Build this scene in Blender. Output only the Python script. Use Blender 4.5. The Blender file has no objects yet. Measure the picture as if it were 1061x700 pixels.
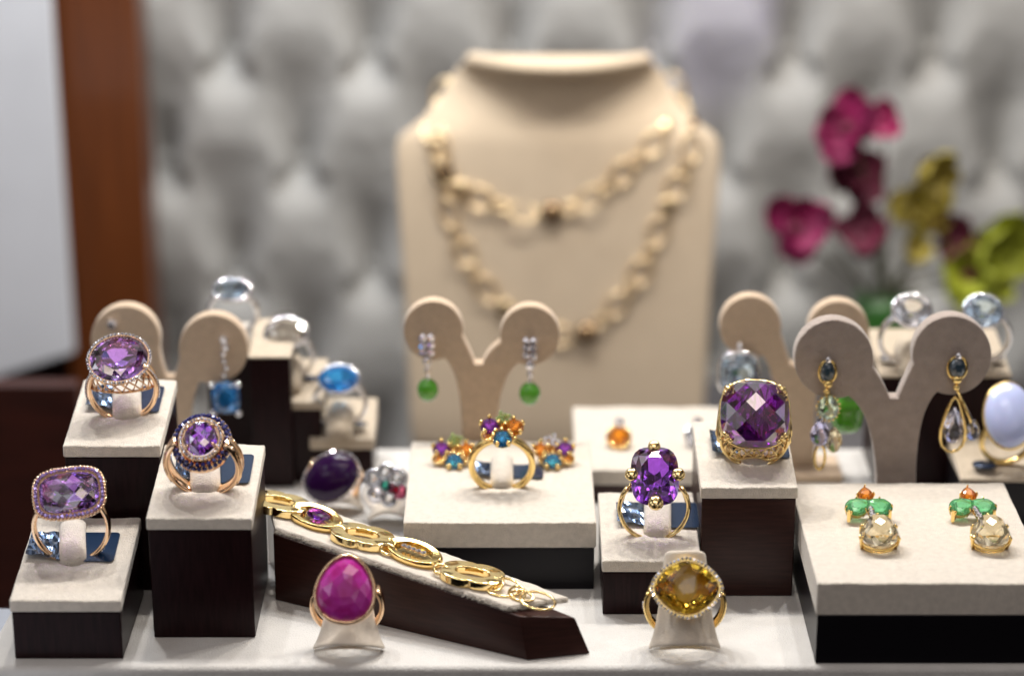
import bpy, bmesh, math, random
from mathutils import Vector, Matrix, Euler, noise
random.seed(7)
R_ = math.radians
scene = bpy.context.scene
C = scene.collection
# ---------------------------------------------------------------- camera (1 unit = 1 cm)
scene.unit_settings.system = 'METRIC'
scene.unit_settings.scale_length = 0.01
CAM_H, CAM_Y, PITCH, LENS = 32.0, -65.0, 20.0, 85.0
PW, PH = 1061.0, 700.0
FPX = LENS / 36.0 * PW
cam = bpy.data.objects.new('camera', bpy.data.cameras.new('camera'))
C.objects.link(cam)
cam.location = (0, CAM_Y, CAM_H)
cam.rotation_euler = (R_(90 - PITCH), 0, 0)
cam.data.lens = LENS
cam.data.sensor_width = 36
cam.data.clip_start = 1
cam.data.clip_end = 1000
cam.data.dof.use_dof = True
cam.data.dof.focus_distance = 70.8
cam.data.dof.aperture_fstop = 0.085 / (2 * 0.9)
scene.camera = cam
# ---------------------------------------------------------------- render
scene.view_settings.view_transform = 'Standard'
scene.view_settings.look = 'None'
scene.view_settings.exposure = 0.08
scene.view_settings.gamma = 1.0
scene.render.engine = 'CYCLES'
cy = scene.cycles
cy.use_denoising = True
cy.max_bounces = 14
cy.transmission_bounces = 12
cy.glossy_bounces = 6
cy.diffuse_bounces = 4
cy.sample_clamp_indirect = 12
cy.caustics_refractive = True
cy.caustics_reflective = True
cy.blur_glossy = 0.3
# ---------------------------------------------------------------- world: dim shop interior with bright patches
w = bpy.data.worlds.new('World')
scene.world = w
w.use_nodes = True
nt = w.node_tree
nt.nodes.clear()
N = nt.nodes.new
tc = N('ShaderNodeTexCoord')
nz = N('ShaderNodeTexNoise'); nz.inputs['Scale'].default_value = 2.3; nz.inputs['Detail'].default_value = 1.5
rp = N('ShaderNodeValToRGB')
rp.color_ramp.interpolation = 'LINEAR'
e = rp.color_ramp.elements
e[0].position = 0.40; e[0].color = (0.030, 0.026, 0.030, 1)
e[1].position = 0.52; e[1].color = (0.42, 0.36, 0.33, 1)
x_ = e.new(0.60); x_.color = (1.3, 1.2, 1.15, 1)
x_ = e.new(0.66); x_.color = (3.0, 3.0, 3.2, 1)
bg = N('ShaderNodeBackground'); bg.inputs['Strength'].default_value = 0.42
ow = N('ShaderNodeOutputWorld')
nt.links.new(tc.outputs['Generated'], nz.inputs['Vector'])
nt.links.new(nz.outputs['Fac'], rp.inputs['Fac'])
sx = N('ShaderNodeSeparateXYZ'); mr = N('ShaderNodeMapRange'); mx = N('ShaderNodeVectorMath'); mx.operation = 'SCALE'
mr.inputs['From Min'].default_value = -0.05; mr.inputs['From Max'].default_value = 0.35
mr.inputs['To Min'].default_value = 0.05; mr.inputs['To Max'].default_value = 1.0
nt.links.new(tc.outputs['Generated'], sx.inputs[0]); nt.links.new(sx.outputs['Z'], mr.inputs['Value'])
nt.links.new(rp.outputs['Color'], mx.inputs[0]); nt.links.new(mr.outputs['Result'], mx.inputs['Scale'])
nt.links.new(mx.outputs['Vector'], bg.inputs['Color'])
nt.links.new(bg.outputs['Background'], ow.inputs['Surface'])

# ---------------------------------------------------------------- display-case lamps, added fills and reflection spot
def lamp(kind, name, loc, target, energy, color, size=2.0, sizey=None, spot=None, blend=0.3):
    ld = bpy.data.lights.new(name, kind)
    ld.energy = energy; ld.color = color
    if kind == 'AREA':
        ld.size = size
        if sizey: ld.shape = 'RECTANGLE'; ld.size_y = sizey
    else:
        ld.shadow_soft_size = size
    if spot:
        ld.spot_size = R_(spot); ld.spot_blend = blend
    o = bpy.data.objects.new(name, ld); C.objects.link(o)
    o.location = loc
    o.rotation_euler = (Vector(target) - Vector(loc)).to_track_quat('-Z', 'Y').to_euler()
    return o
WARM = (1.0, 0.93, 0.84); NEUT = (1.0, 0.98, 0.96); COOL = (0.84, 0.92, 1.0)
for lx, ly, en, col in ((-17, 12, 5600, NEUT), (-9, 15, 5800, WARM), (-1, 14, 5800, NEUT), (7, 16, 6000, WARM), (15, 13, 5200, NEUT), (23, 14, 4800, WARM)):
    lamp('AREA', 'ceiling_lamp', (lx, ly, 46), (lx * 0.7, 1, 0), en, col, 1.5)
lamp('AREA', 'strip_lamp', (-13, 23, 46), (-12, 38, 4), 8400, COOL, 18, 3)
lamp('AREA', 'strip_lamp', (15, 23, 46), (16, 38, 4), 4300, WARM, 18, 3)
lamp('AREA', 'front_fill', (4, -34, 62), (2, 8, 4), 4300, (1.0, 0.83, 0.70), 38, 12)  # added soft fill from the front, also mirrored in the stones
lamp('AREA', 'side_fill', (-48, -20, 44), (-8, 4, 3), 1500, COOL, 9, 18)  # added low fill from the left, not a fitting of the case
lamp('SPOT', 'violet_reflection_spot', (14, 8, 44), (9.3, 38, 10.5), 30000, (0.36, 0.30, 1.0), 0.6, spot=7, blend=0.4)  # added spot: its violet pool on the padding imitates a reflection in glass

# ---------------------------------------------------------------- photo-plan helpers
def ray(px, py):
    d = Vector(((px - PW / 2) / FPX, -(py - PH / 2) / FPX, -1))
    d.rotate(cam.rotation_euler)
    return d
CO = Vector((0, CAM_Y, CAM_H))
def G(px, py, z=0.0):
    d = ray(px, py); return CO + d * ((z - CO.z) / d.z)
def V(px, py, Y):
    d = ray(px, py); return CO + d * ((Y - CO.y) / d.y)
def PL(px, py, p0, n):
    d = ray(px, py); return CO + d * ((p0 - CO).dot(n) / d.dot(n))

# ---------------------------------------------------------------- materials
MATS = {}
def mat(name, base, rough=0.5, metal=0.0, trans=0.0, ior=1.5, coat=0.0, sheen=0.0, sub=0.0, spec=None,
        noise_scale=None, noise_amt=0.0, bump=0.0, bump_scale=40.0, bump_dist=0.02, stretch=None, col2=None):
    m = bpy.data.materials.new(name); m.use_nodes = True
    t = m.node_tree; b = t.nodes['Principled BSDF']
    b.inputs['Base Color'].default_value = (*base, 1)
    b.inputs['Roughness'].default_value = rough
    b.inputs['Metallic'].default_value = metal
    b.inputs['Transmission Weight'].default_value = trans
    b.inputs['IOR'].default_value = ior
    b.inputs['Coat Weight'].default_value = coat
    b.inputs['Coat Roughness'].default_value = 0.08
    b.inputs['Sheen Weight'].default_value = sheen
    b.inputs['Sheen Roughness'].default_value = 0.5
    if spec is not None: b.inputs['Specular IOR Level'].default_value = spec
    if sub:
        b.inputs['Subsurface Weight'].default_value = sub
        b.inputs['Subsurface Radius'].default_value = (0.3, 0.1, 0.15)
        b.inputs['Subsurface Scale'].default_value = 0.5
    tcn = t.nodes.new('ShaderNodeTexCoord')
    mp = t.nodes.new('ShaderNodeMapping')
    if stretch: mp.inputs['Scale'].default_value = stretch
    t.links.new(tcn.outputs['Object'], mp.inputs['Vector'])
    if noise_scale:
        n = t.nodes.new('ShaderNodeTexNoise'); n.inputs['Scale'].default_value = noise_scale
        n.inputs['Detail'].default_value = 4
        t.links.new(mp.outputs['Vector'], n.inputs['Vector'])
        r = t.nodes.new('ShaderNodeValToRGB')
        c2 = col2 or tuple(c * (1 - noise_amt) for c in base)
        r.color_ramp.elements[0].position = 0.32; r.color_ramp.elements[0].color = (*c2, 1)
        r.color_ramp.elements[1].position = 0.68; r.color_ramp.elements[1].color = (*base, 1)
        t.links.new(n.outputs['Fac'], r.inputs['Fac'])
        t.links.new(r.outputs['Color'], b.inputs['Base Color'])
    if bump:
        n2 = t.nodes.new('ShaderNodeTexNoise'); n2.inputs['Scale'].default_value = bump_scale
        n2.inputs['Detail'].default_value = 3
        t.links.new(mp.outputs['Vector'], n2.inputs['Vector'])
        bp = t.nodes.new('ShaderNodeBump'); bp.inputs['Strength'].default_value = bump
        bp.inputs['Distance'].default_value = bump_dist
        t.links.new(n2.outputs['Fac'], bp.inputs['Height'])
        t.links.new(bp.outputs['Normal'], b.inputs['Normal'])
    MATS[name] = m
    return m
VELVET = mat('cream_velvet', (0.70, 0.635, 0.55), 0.95, sheen=0.35, noise_scale=5.5, noise_amt=0.13, bump=1.0, bump_scale=26, bump_dist=0.05)
LEATHER = mat('cream_leather', (0.70, 0.62, 0.52), 0.9, sheen=0.3, spec=0.2, noise_scale=2.5, noise_amt=0.10, bump=0.4, bump_scale=24, bump_dist=0.05)
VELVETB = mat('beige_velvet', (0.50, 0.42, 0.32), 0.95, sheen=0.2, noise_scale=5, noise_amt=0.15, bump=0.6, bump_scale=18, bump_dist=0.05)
CLOTH = mat('white_cloth', (0.65, 0.63, 0.60), 0.95, sheen=0.25, noise_scale=1.1, noise_amt=0.09, bump=0.8, bump_scale=20, bump_dist=0.05)
SUEDE = mat('tan_suede', (0.54, 0.41, 0.29), 0.95, sheen=0.25, noise_scale=4, noise_amt=0.12, bump=0.4, bump_scale=10, bump_dist=0.05)
SUEDE2 = mat('grey_suede', (0.34, 0.28, 0.245), 0.95, sheen=0.3, noise_scale=3, noise_amt=0.14, bump=0.9, bump_scale=5, bump_dist=0.07)
BUSTM = mat('bust_linen', (0.62, 0.50, 0.36), 0.9, sheen=0.15, noise_scale=1.2, noise_amt=0.05, bump=0.3, bump_scale=20)
LACQ = mat('dark_lacquer', (0.018, 0.006, 0.007), 0.32, spec=0.12, noise_scale=2.0, noise_amt=0.5, stretch=(6, 6, 0.6))
LACQ2 = mat('brown_lacquer', (0.040, 0.014, 0.011), 0.32, spec=0.25, noise_scale=2.0, noise_amt=0.4, stretch=(0.6, 0.6, 6))
BLACKB = mat('black_lacquer', (0.006, 0.005, 0.007), 0.35, spec=0.2)
GOLD = mat('yellow_gold', (0.93, 0.68, 0.27), 0.13, 1.0, bump=0.12, bump_scale=12, bump_dist=0.03)
PGOLD = mat('pale_gold', (0.92, 0.71, 0.34), 0.12, 1.0, bump=0.10, bump_scale=8, bump_dist=0.03)
RGOLD = mat('rose_gold', (0.95, 0.66, 0.42), 0.13, 1.0, bump=0.12, bump_scale=12, bump_dist=0.03)
NGOLD = mat('champagne_gold', (0.84, 0.66, 0.40), 0.34, 1.0)
SILV = mat('white_gold', (0.85, 0.85, 0.88), 0.10, 1.0)
DIAM = mat('pave_diamond', (0.86, 0.84, 0.88), 0.06, 0.85)
PAVEV = mat('pave_lilac', (0.52, 0.40, 0.80), 0.08, 0.75)
PAVEB = mat('pave_sapphire', (0.03, 0.03, 0.16), 0.08, 0.3, coat=1.0)
FOIL = mat('navy_foil', (0.008, 0.025, 0.065), 0.22, 0.2, coat=0.3, bump=0.15, bump_scale=3)
FOILS = mat('crumpled_foil', (0.07, 0.11, 0.19), 0.16, 0.9, coat=1.0)
TUFT = mat('grey_tufted_satin', (0.40, 0.395, 0.38), 0.85, sheen=0.2, noise_scale=0.6, noise_amt=0.07, bump=0.2, bump_scale=5)
WOOD = mat('orange_wood', (0.165, 0.045, 0.010), 0.4, coat=0.2, noise_scale=1.0, noise_amt=0.4, stretch=(3, 3, 0.15))
DWOOD = mat('maroon_wood', (0.065, 0.014, 0.008), 0.45, noise_scale=0.7, noise_amt=0.45, stretch=(0.3, 0.3, 2))
WHITEP = mat('white_panel', (0.72, 0.74, 0.79), 0.6, noise_scale=0.2, noise_amt=0.1)
PALE = mat('pale_shelf', (0.62, 0.66, 0.74), 0.25)
GREYS = mat('grey_floor', (0.10, 0.095, 0.10), 0.7)
def gem(name, c, ior=1.55, rough=0.0, coat=0.0):
    m = mat(name, c, rough, 0, 1.0, ior, coat=coat)
    b = m.node_tree.nodes['Principled BSDF']
    if coat: b.inputs['Coat IOR'].default_value = 2.3; b.inputs['Coat Roughness'].default_value = 0.0
    return m
AMETH = gem('amethyst', (0.40, 0.10, 0.92), 1.8, coat=0.8)
AMETHL = gem('pale_amethyst', (0.54, 0.25, 0.94), 1.8, coat=0.55)
AMETHD = gem('deep_amethyst', (0.17, 0.012, 0.32), 1.7, coat=1.0)
CITR = gem('citrine', (0.84, 0.55, 0.06), 1.75)
def semi(name, c, ior=1.7, t=0.85): return mat(name, c, 0.02, 0, t, ior, coat=0.5)
CITRO = semi('orange_citrine', (1.0, 0.36, 0.02))
CHAMP = semi('champagne_quartz', (1.0, 0.90, 0.64), 1.6, 0.96)
TOPAZ = semi('blue_topaz', (0.05, 0.42, 0.98))
EMER = semi('green_tourmaline', (0.25, 0.85, 0.42))
PERI = semi('peridot', (0.62, 0.82, 0.36))
VIOL = semi('violet_stone', (0.30, 0.05, 0.55))
CLEAR = gem('clear_crystal', (0.90, 0.93, 0.98), 1.8)
ICE = gem('ice_blue_crystal', (0.62, 0.80, 0.98), 1.7)
SMOKE = mat('smoky_stone', (0.03, 0.05, 0.07), 0.08, coat=1.0)
RUBY = mat('pink_ruby', (0.40, 0.012, 0.19), 0.06, sub=0.35, coat=0.8, noise_scale=2.2, noise_amt=0.3, col2=(0.55, 0.05, 0.42))
CHALC = mat('chalcedony', (0.50, 0.56, 0.84), 0.15, sub=0.3, coat=0.6)
JADE = mat('green_chrysoprase', (0.075, 0.32, 0.015), 0.12, coat=0.8)
DARKAM = mat('dark_amethyst', (0.02, 0.004, 0.035), 0.05, spec=0.3)
PETM = mat('magenta_petal', (0.27, 0.008, 0.085), 0.6, noise_scale=1.2, noise_amt=0.6)
PETD = mat('burgundy_petal', (0.14, 0.006, 0.035), 0.6, noise_scale=1.2, noise_amt=0.5)
PETP = mat('pink_petal', (0.45, 0.03, 0.14), 0.6, noise_scale=1.2, noise_amt=0.4)
PETY = mat('yellow_petal', (0.46, 0.38, 0.03), 0.6, noise_scale=1.5, noise_amt=0.5, col2=(0.22, 0.16, 0.05))
PETG = mat('lime_petal', (0.40, 0.44, 0.03), 0.6, noise_scale=1.2, noise_amt=0.4)
STEM = mat('stem', (0.10, 0.10, 0.05), 0.7)
VASE = mat('green_vase', (0.03, 0.12, 0.02), 0.3, coat=0.5)

# ---------------------------------------------------------------- object helpers
def link(o, parent=None):
    C.objects.link(o)
    if parent: o.parent = parent
    return o
def obj(name, bm, m, parent=None, smooth=True, bevel=0, segs=3, sub=0, solid=0, autos=None, label=None):
    me = bpy.data.meshes.new(name)
    bmesh.ops.recalc_face_normals(bm, faces=bm.faces)
    bm.to_mesh(me); bm.free()
    me.materials.append(m)
    if smooth:
        me.polygons.foreach_set('use_smooth', [True] * len(me.polygons))
        if autos: me.set_sharp_from_angle(angle=R_(autos))
    o = bpy.data.objects.new(name, me); link(o, parent)
    if solid:
        s = o.modifiers.new('s', 'SOLIDIFY'); s.thickness = solid; s.offset = 0
    if bevel:
        b = o.modifiers.new('b', 'BEVEL'); b.width = bevel; b.segments = segs; b.limit_method = 'ANGLE'; b.angle_limit = R_(35)
        b.harden_normals = True
    if sub:
        s = o.modifiers.new('u', 'SUBSURF'); s.levels = sub; s.render_levels = sub
    if label: o['label'] = label
    return o
def thing(name, label, cat, loc=(0, 0, 0), rot=None, group=None, scale=1.0):
    o = bpy.data.objects.new(name, None); link(o)
    o.empty_display_size = 0.3
    o.location = loc
    if rot is not None: o.rotation_euler = rot
    o.scale = (scale,) * 3
    return tag(o, label, cat, group)
def tag(o, label, cat, group=None):
    o['label'] = label; o['category'] = cat
    if group: o['group'] = group
    return o
def struct(o, label=None):
    o['kind'] = 'structure'
    if label: o['label'] = label
    return o
def copy_tree(root, loc, rot, label):
    r = root.copy(); C.objects.link(r); r.location = loc; r.rotation_euler = rot; r['label'] = label
    for ch in list(root.children):
        c = ch.copy(); C.objects.link(c); c.parent = r
        for g in ch.children:
            d = g.copy(); C.objects.link(d); d.parent = c
    return r

# ---------------------------------------------------------------- shape helpers
def add_pts(bm, pts): return [bm.verts.new(p) for p in pts]
def prism(bm, poly, z0, z1):
    """poly: list of (x,y[,ztop]) counterclockwise; extruded from z0 to z1"""
    a = add_pts(bm, [(p[0], p[1], z0) for p in poly])
    b = add_pts(bm, [(p[0], p[1], p[2] if len(p) > 2 else z1) for p in poly])
    n = len(poly)
    bm.faces.new(a[::-1]); bm.faces.new(b)
    for i in range(n): bm.faces.new((a[i], a[(i + 1) % n], b[(i + 1) % n], b[i]))
def hexa(bm, bot, top):
    a = add_pts(bm, bot); b = add_pts(bm, top)
    bm.faces.new(a[::-1]); bm.faces.new(b)
    n = len(a)
    for i in range(n): bm.faces.new((a[i], a[(i + 1) % n], b[(i + 1) % n], b[i]))
def box(bm, x0, x1, y0, y1, z0, z1): prism(bm, [(x0, y0), (x1, y0), (x1, y1), (x0, y1)], z0, z1)
def tube(bm, pts, r, seg=8, closed=False, flat=(1, 1), up=None):
    """swept tube; r is a number or list; flat=(side, up) scale of section"""
    pts = [Vector(p) for p in pts]; n = len(pts); rings = []
    nrm = Vector(up) if up else None
    prev = None
    for i in range(n):
        if closed: t = (pts[(i + 1) % n] - pts[i - 1]).normalized()
        else: t = (pts[min(i + 1, n - 1)] - pts[max(i - 1, 0)]).normalized()
        if up: a = nrm - t * nrm.dot(t)
        elif prev is None:
            a = Vector((0, 0, 1)) if abs(t.z) < 0.9 else Vector((1, 0, 0)); a = a - t * a.dot(t)
        else: a = prev - t * prev.dot(t)
        a.normalize(); prev = a; b = t.cross(a)
        rr = r[i] if isinstance(r, (list, tuple)) else r
        fx, fy = flat[i] if isinstance(flat, list) else flat
        rings.append([bm.verts.new(pts[i] + a * (math.cos(q) * rr * fy) + b * (math.sin(q) * rr * fx))
                      for q in [2 * math.pi * k / seg for k in range(seg)]])
    for i in range(n if closed else n - 1):
        A, B = rings[i], rings[(i + 1) % n]
        for k in range(seg): bm.faces.new((A[k], A[(k + 1) % seg], B[(k + 1) % seg], B[k]))
    if not closed:
        bm.faces.new(rings[0][::-1]); bm.faces.new(rings[-1])
def ball(bm, c, r, sub=1, sc=(1, 1, 1)):
    m = Matrix.Translation(c) @ Matrix.Diagonal((*[r * s for s in sc], 1))
    bmesh.ops.create_icosphere(bm, subdivisions=sub, radius=1, matrix=m)
def lathe(bm, prof, seg=24, sx=1, sy=1):
    rings = [[bm.verts.new((p[0] * sx * math.cos(2 * math.pi * k / seg), p[0] * sy * math.sin(2 * math.pi * k / seg), p[1])) for k in range(seg)] for p in prof]
    for A, B in zip(rings, rings[1:]):
        for k in range(seg): bm.faces.new((A[k], A[(k + 1) % seg], B[(k + 1) % seg], B[k]))
    bm.faces.new(rings[0][::-1]); bm.faces.new(rings[-1])
def outline(kind, a, b, q):
    c, s = math.cos(q), math.sin(q)
    if kind == 'oval': return (a * c, b * s)
    if kind == 'cushion': p = 3.2
    elif kind == 'cushion2': p = 2.7
    if kind.startswith('cushion'):
        r = (abs(c) ** p + abs(s) ** p) ** (-1 / p); return (a * r * c, b * r * s)
    if kind == 'pear':   # point to +y
        k = 1 - 0.38 * max(0, s) ** 1.3
        return (a * c * k, b * (s * (1.12 if s > 0 else 0.88)))
    if kind == 'egg':
        return (a * c * (1 - 0.20 * s), b * s)
    if kind == 'diamond':
        p = 1.62; r = (abs(c) ** p + abs(s) ** p) ** (-1 / p); return (a * r * c, b * r * s)
def oring(kind, a, b, z, n, f=1.0, off=0.0):
    return [(*[v * f for v in outline(kind, a, b, 2 * math.pi * (k + off) / n)], z) for k in range(n)]
def hull(pts):
    bm = bmesh.new(); vs = add_pts(bm, pts)
    r = bmesh.ops.convex_hull(bm, input=vs)
    dead = [g for g in r['geom_interior'] + r['geom_unused'] if isinstance(g, bmesh.types.BMVert)]
    if dead: bmesh.ops.delete(bm, geom=list(set(dead)), context='VERTS')
    bmesh.ops.dissolve_limit(bm, angle_limit=R_(0.6), verts=bm.verts, edges=bm.edges)
    return bm
def gem_bm(kind, a, b, style='brilliant', ch=0.16, ph=0.45, table=0.6, n=16, rot=0):
    m = min(a, b); ch *= m; ph *= m
    P = oring(kind, a, b, 0, n * 2) + oring(kind, a, b, -0.05 * m, n * 2)
    if style == 'checker':
        st = m * 0.40
        for i in range(-9, 10):
            for j in range(-9, 10):
                x, y = (i + j) * st * 0.707, (i - j) * st * 0.707
                q = math.atan2(y / b, x / a); ox, oy = outline(kind, a, b, q)
                f = math.hypot(x, y) / max(1e-6, math.hypot(ox, oy))
                if f < 0.93: P.append((x, y, ch * (1.05 - 0.9 * ((x / a) ** 2 + (y / b) ** 2) * 0.5 - 0.0)))
    elif style == 'rose':
        for f, z, k, o in ((0.93, 0.28, 15, 0.2), (0.78, 0.62, 11, 0.6), (0.52, 0.92, 7, 0.1), (0.3, 1.0, 5, .4)):
            P += oring(kind, a, b, ch * z, k, f, o)
    else:
        P += oring(kind, a, b, ch, n // 2, table, 0.5) + oring(kind, a, b, ch * 0.62, n, (1 + table) / 2 + 0.02, 0.0)
    if style == 'checker':
        st = m * 0.5
        for i in range(-9, 10):
            for j in range(-9, 10):
                x, y = (i + j + .5) * st * 0.707, (i - j + .3) * st * 0.707
                f = (x / a) ** 2 + (y / b) ** 2
                if f < 0.7: P.append((x, y, -ph * (1 - 0.85 * f)))
        return hull(P)
    P += oring(kind, a, b, -ph * 0.55, n // 2, 0.66, 0.5) + oring(kind, a, b, -ph * 0.86, n // 2, 0.3, 0.0)
    if a > b: P += [(a * 0.12, 0, -ph), (-a * 0.12, 0, -ph)]
    else: P += [(0, b * 0.12, -ph), (0, -b * 0.12, -ph)]
    return hull(P)
def cab_bm(kind, a, b, h, n=28):
    P = oring(kind, a, b, 0, n) + oring(kind, a, b, -0.12 * h, n, 0.96)
    for k in range(1, 7):
        q = k / 7 * math.pi / 2; P += oring(kind, a, b, h * math.sin(q), n, math.cos(q))
    P.append((0, 0, h))
    return hull(P)
def xf(bm, M): bmesh.ops.transform(bm, matrix=M, verts=bm.verts); return bm
def merge(dst, src, M=None):
    if M is not None: xf(src, M)
    me = bpy.data.meshes.new('tmp'); src.to_mesh(me); src.free(); dst.from_mesh(me); bpy.data.meshes.remove(me)

# ---------------------------------------------------------------- rings
def shank_bm(R, t=0.09, wb=0.10, wt=0.22, a0=150, flare=0.0, n=44, seg=10):
    pts, rr, fl = [], [], []
    for i in range(n + 1):
        s = -1 + 2 * i / n; q = R_(a0) * s
        rad = R * (1 + flare * max(0, abs(s) - 0.5) * 2)
        pts.append((rad * math.sin(q), 0, R - rad * math.cos(q)))
        wdt = wb + (wt - wb) * abs(s) ** 1.6
        rr.append(1.0); fl.append((wdt, t * (0.9 + 0.25 * abs(s))))
    bm = bmesh.new(); rings = []
    for i, p in enumerate(pts):
        q = R_(a0) * (-1 + 2 * i / n)
        rad = Vector((math.sin(q), 0, -math.cos(q)))
        wdt, th = fl[i]; ring = []
        for k in range(seg):
            g = 2 * math.pi * k / seg; cg, sg = math.cos(g), math.sin(g)
            ring.append(bm.verts.new(Vector(p) + rad * (th * (abs(cg) ** 0.7) * (1 if cg > 0 else -1)) + Vector((0, wdt * (abs(sg) ** 0.7) * (1 if sg > 0 else -1), 0))))
        rings.append(ring)
    for A, B in zip(rings, rings[1:]):
        for k in range(seg): bm.faces.new((A[k], A[(k + 1) % seg], B[(k + 1) % seg], B[k]))
    bm.faces.new(rings[0][::-1]); bm.faces.new(rings[-1])
    return bm
def even(kind, a, b, step, z=0):
    P = [Vector((*outline(kind, a, b, 2 * math.pi * k / 400), z)) for k in range(400)]
    L = [0]
    for i in range(400): L.append(L[-1] + (P[(i + 1) % 400] - P[i]).length)
    n = max(6, round(L[-1] / step)); out = []; j = 0
    for k in range(n):
        d = L[-1] * k / n
        while L[j + 1] < d: j += 1
        f = (d - L[j]) / (L[j + 1] - L[j]); out.append(P[j].lerp(P[(j + 1) % 400], f))
    return out
def beads(kind, a, b, r, z, step=None, sub=1):
    bm = bmesh.new()
    rg = random.Random(int(a * 1000))
    for p in even(kind, a, b, step or r * 2.1, z):
        M_ = Matrix.Translation(p) @ Euler((rg.uniform(-3, 3), rg.uniform(-3, 3), rg.uniform(-3, 3))).to_matrix().to_4x4()
        bmesh.ops.create_icosphere(bm, subdivisions=sub, radius=r, matrix=M_)
    return bm
def loop_bm(kind, a, b, z, r, flat=(1, 1), seg=8, n=64):
    bm = bmesh.new(); tube(bm, oring(kind, a, b, z, n), r, seg, True, flat, up=(0, 0, 1)); return bm
def band_bm(kind, a, b, z0, z1, s0=1.0, s1=1.0, th=0.05, n=64):
    """thin wall following the outline"""
    bm = bmesh.new()
    rows = [oring(kind, a * s0, b * s0, z0, n), oring(kind, a * s1, b * s1, z1, n),
            oring(kind, a * s1 - th, b * s1 - th, z1, n), oring(kind, a * s0 - th, b * s0 - th, z0, n)]
    vs = [add_pts(bm, r) for r in rows]
    for i in range(4):
        A, B = vs[i], vs[(i + 1) % 4]
        for k in range(n): bm.faces.new((A[k], A[(k + 1) % n], B[(k + 1) % n], B[k]))
    return bm
def place_rot(lean, roll=0, yaw=0):
    return (Matrix.Rotation(R_(yaw), 4, 'Z') @ Matrix.Rotation(R_(roll), 4, 'Y') @ Matrix.Rotation(R_(lean), 4, 'X')).to_euler()
def head(parent, z, tilt, rot=0, yoff=0.0):
    """matrix placing head geometry on top of shank"""
    return Matrix.Translation((0, yoff, z)) @ Matrix.Rotation(R_(tilt), 4, 'X') @ Matrix.Rotation(R_(rot), 4, 'Z')

exec_order = []
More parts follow.
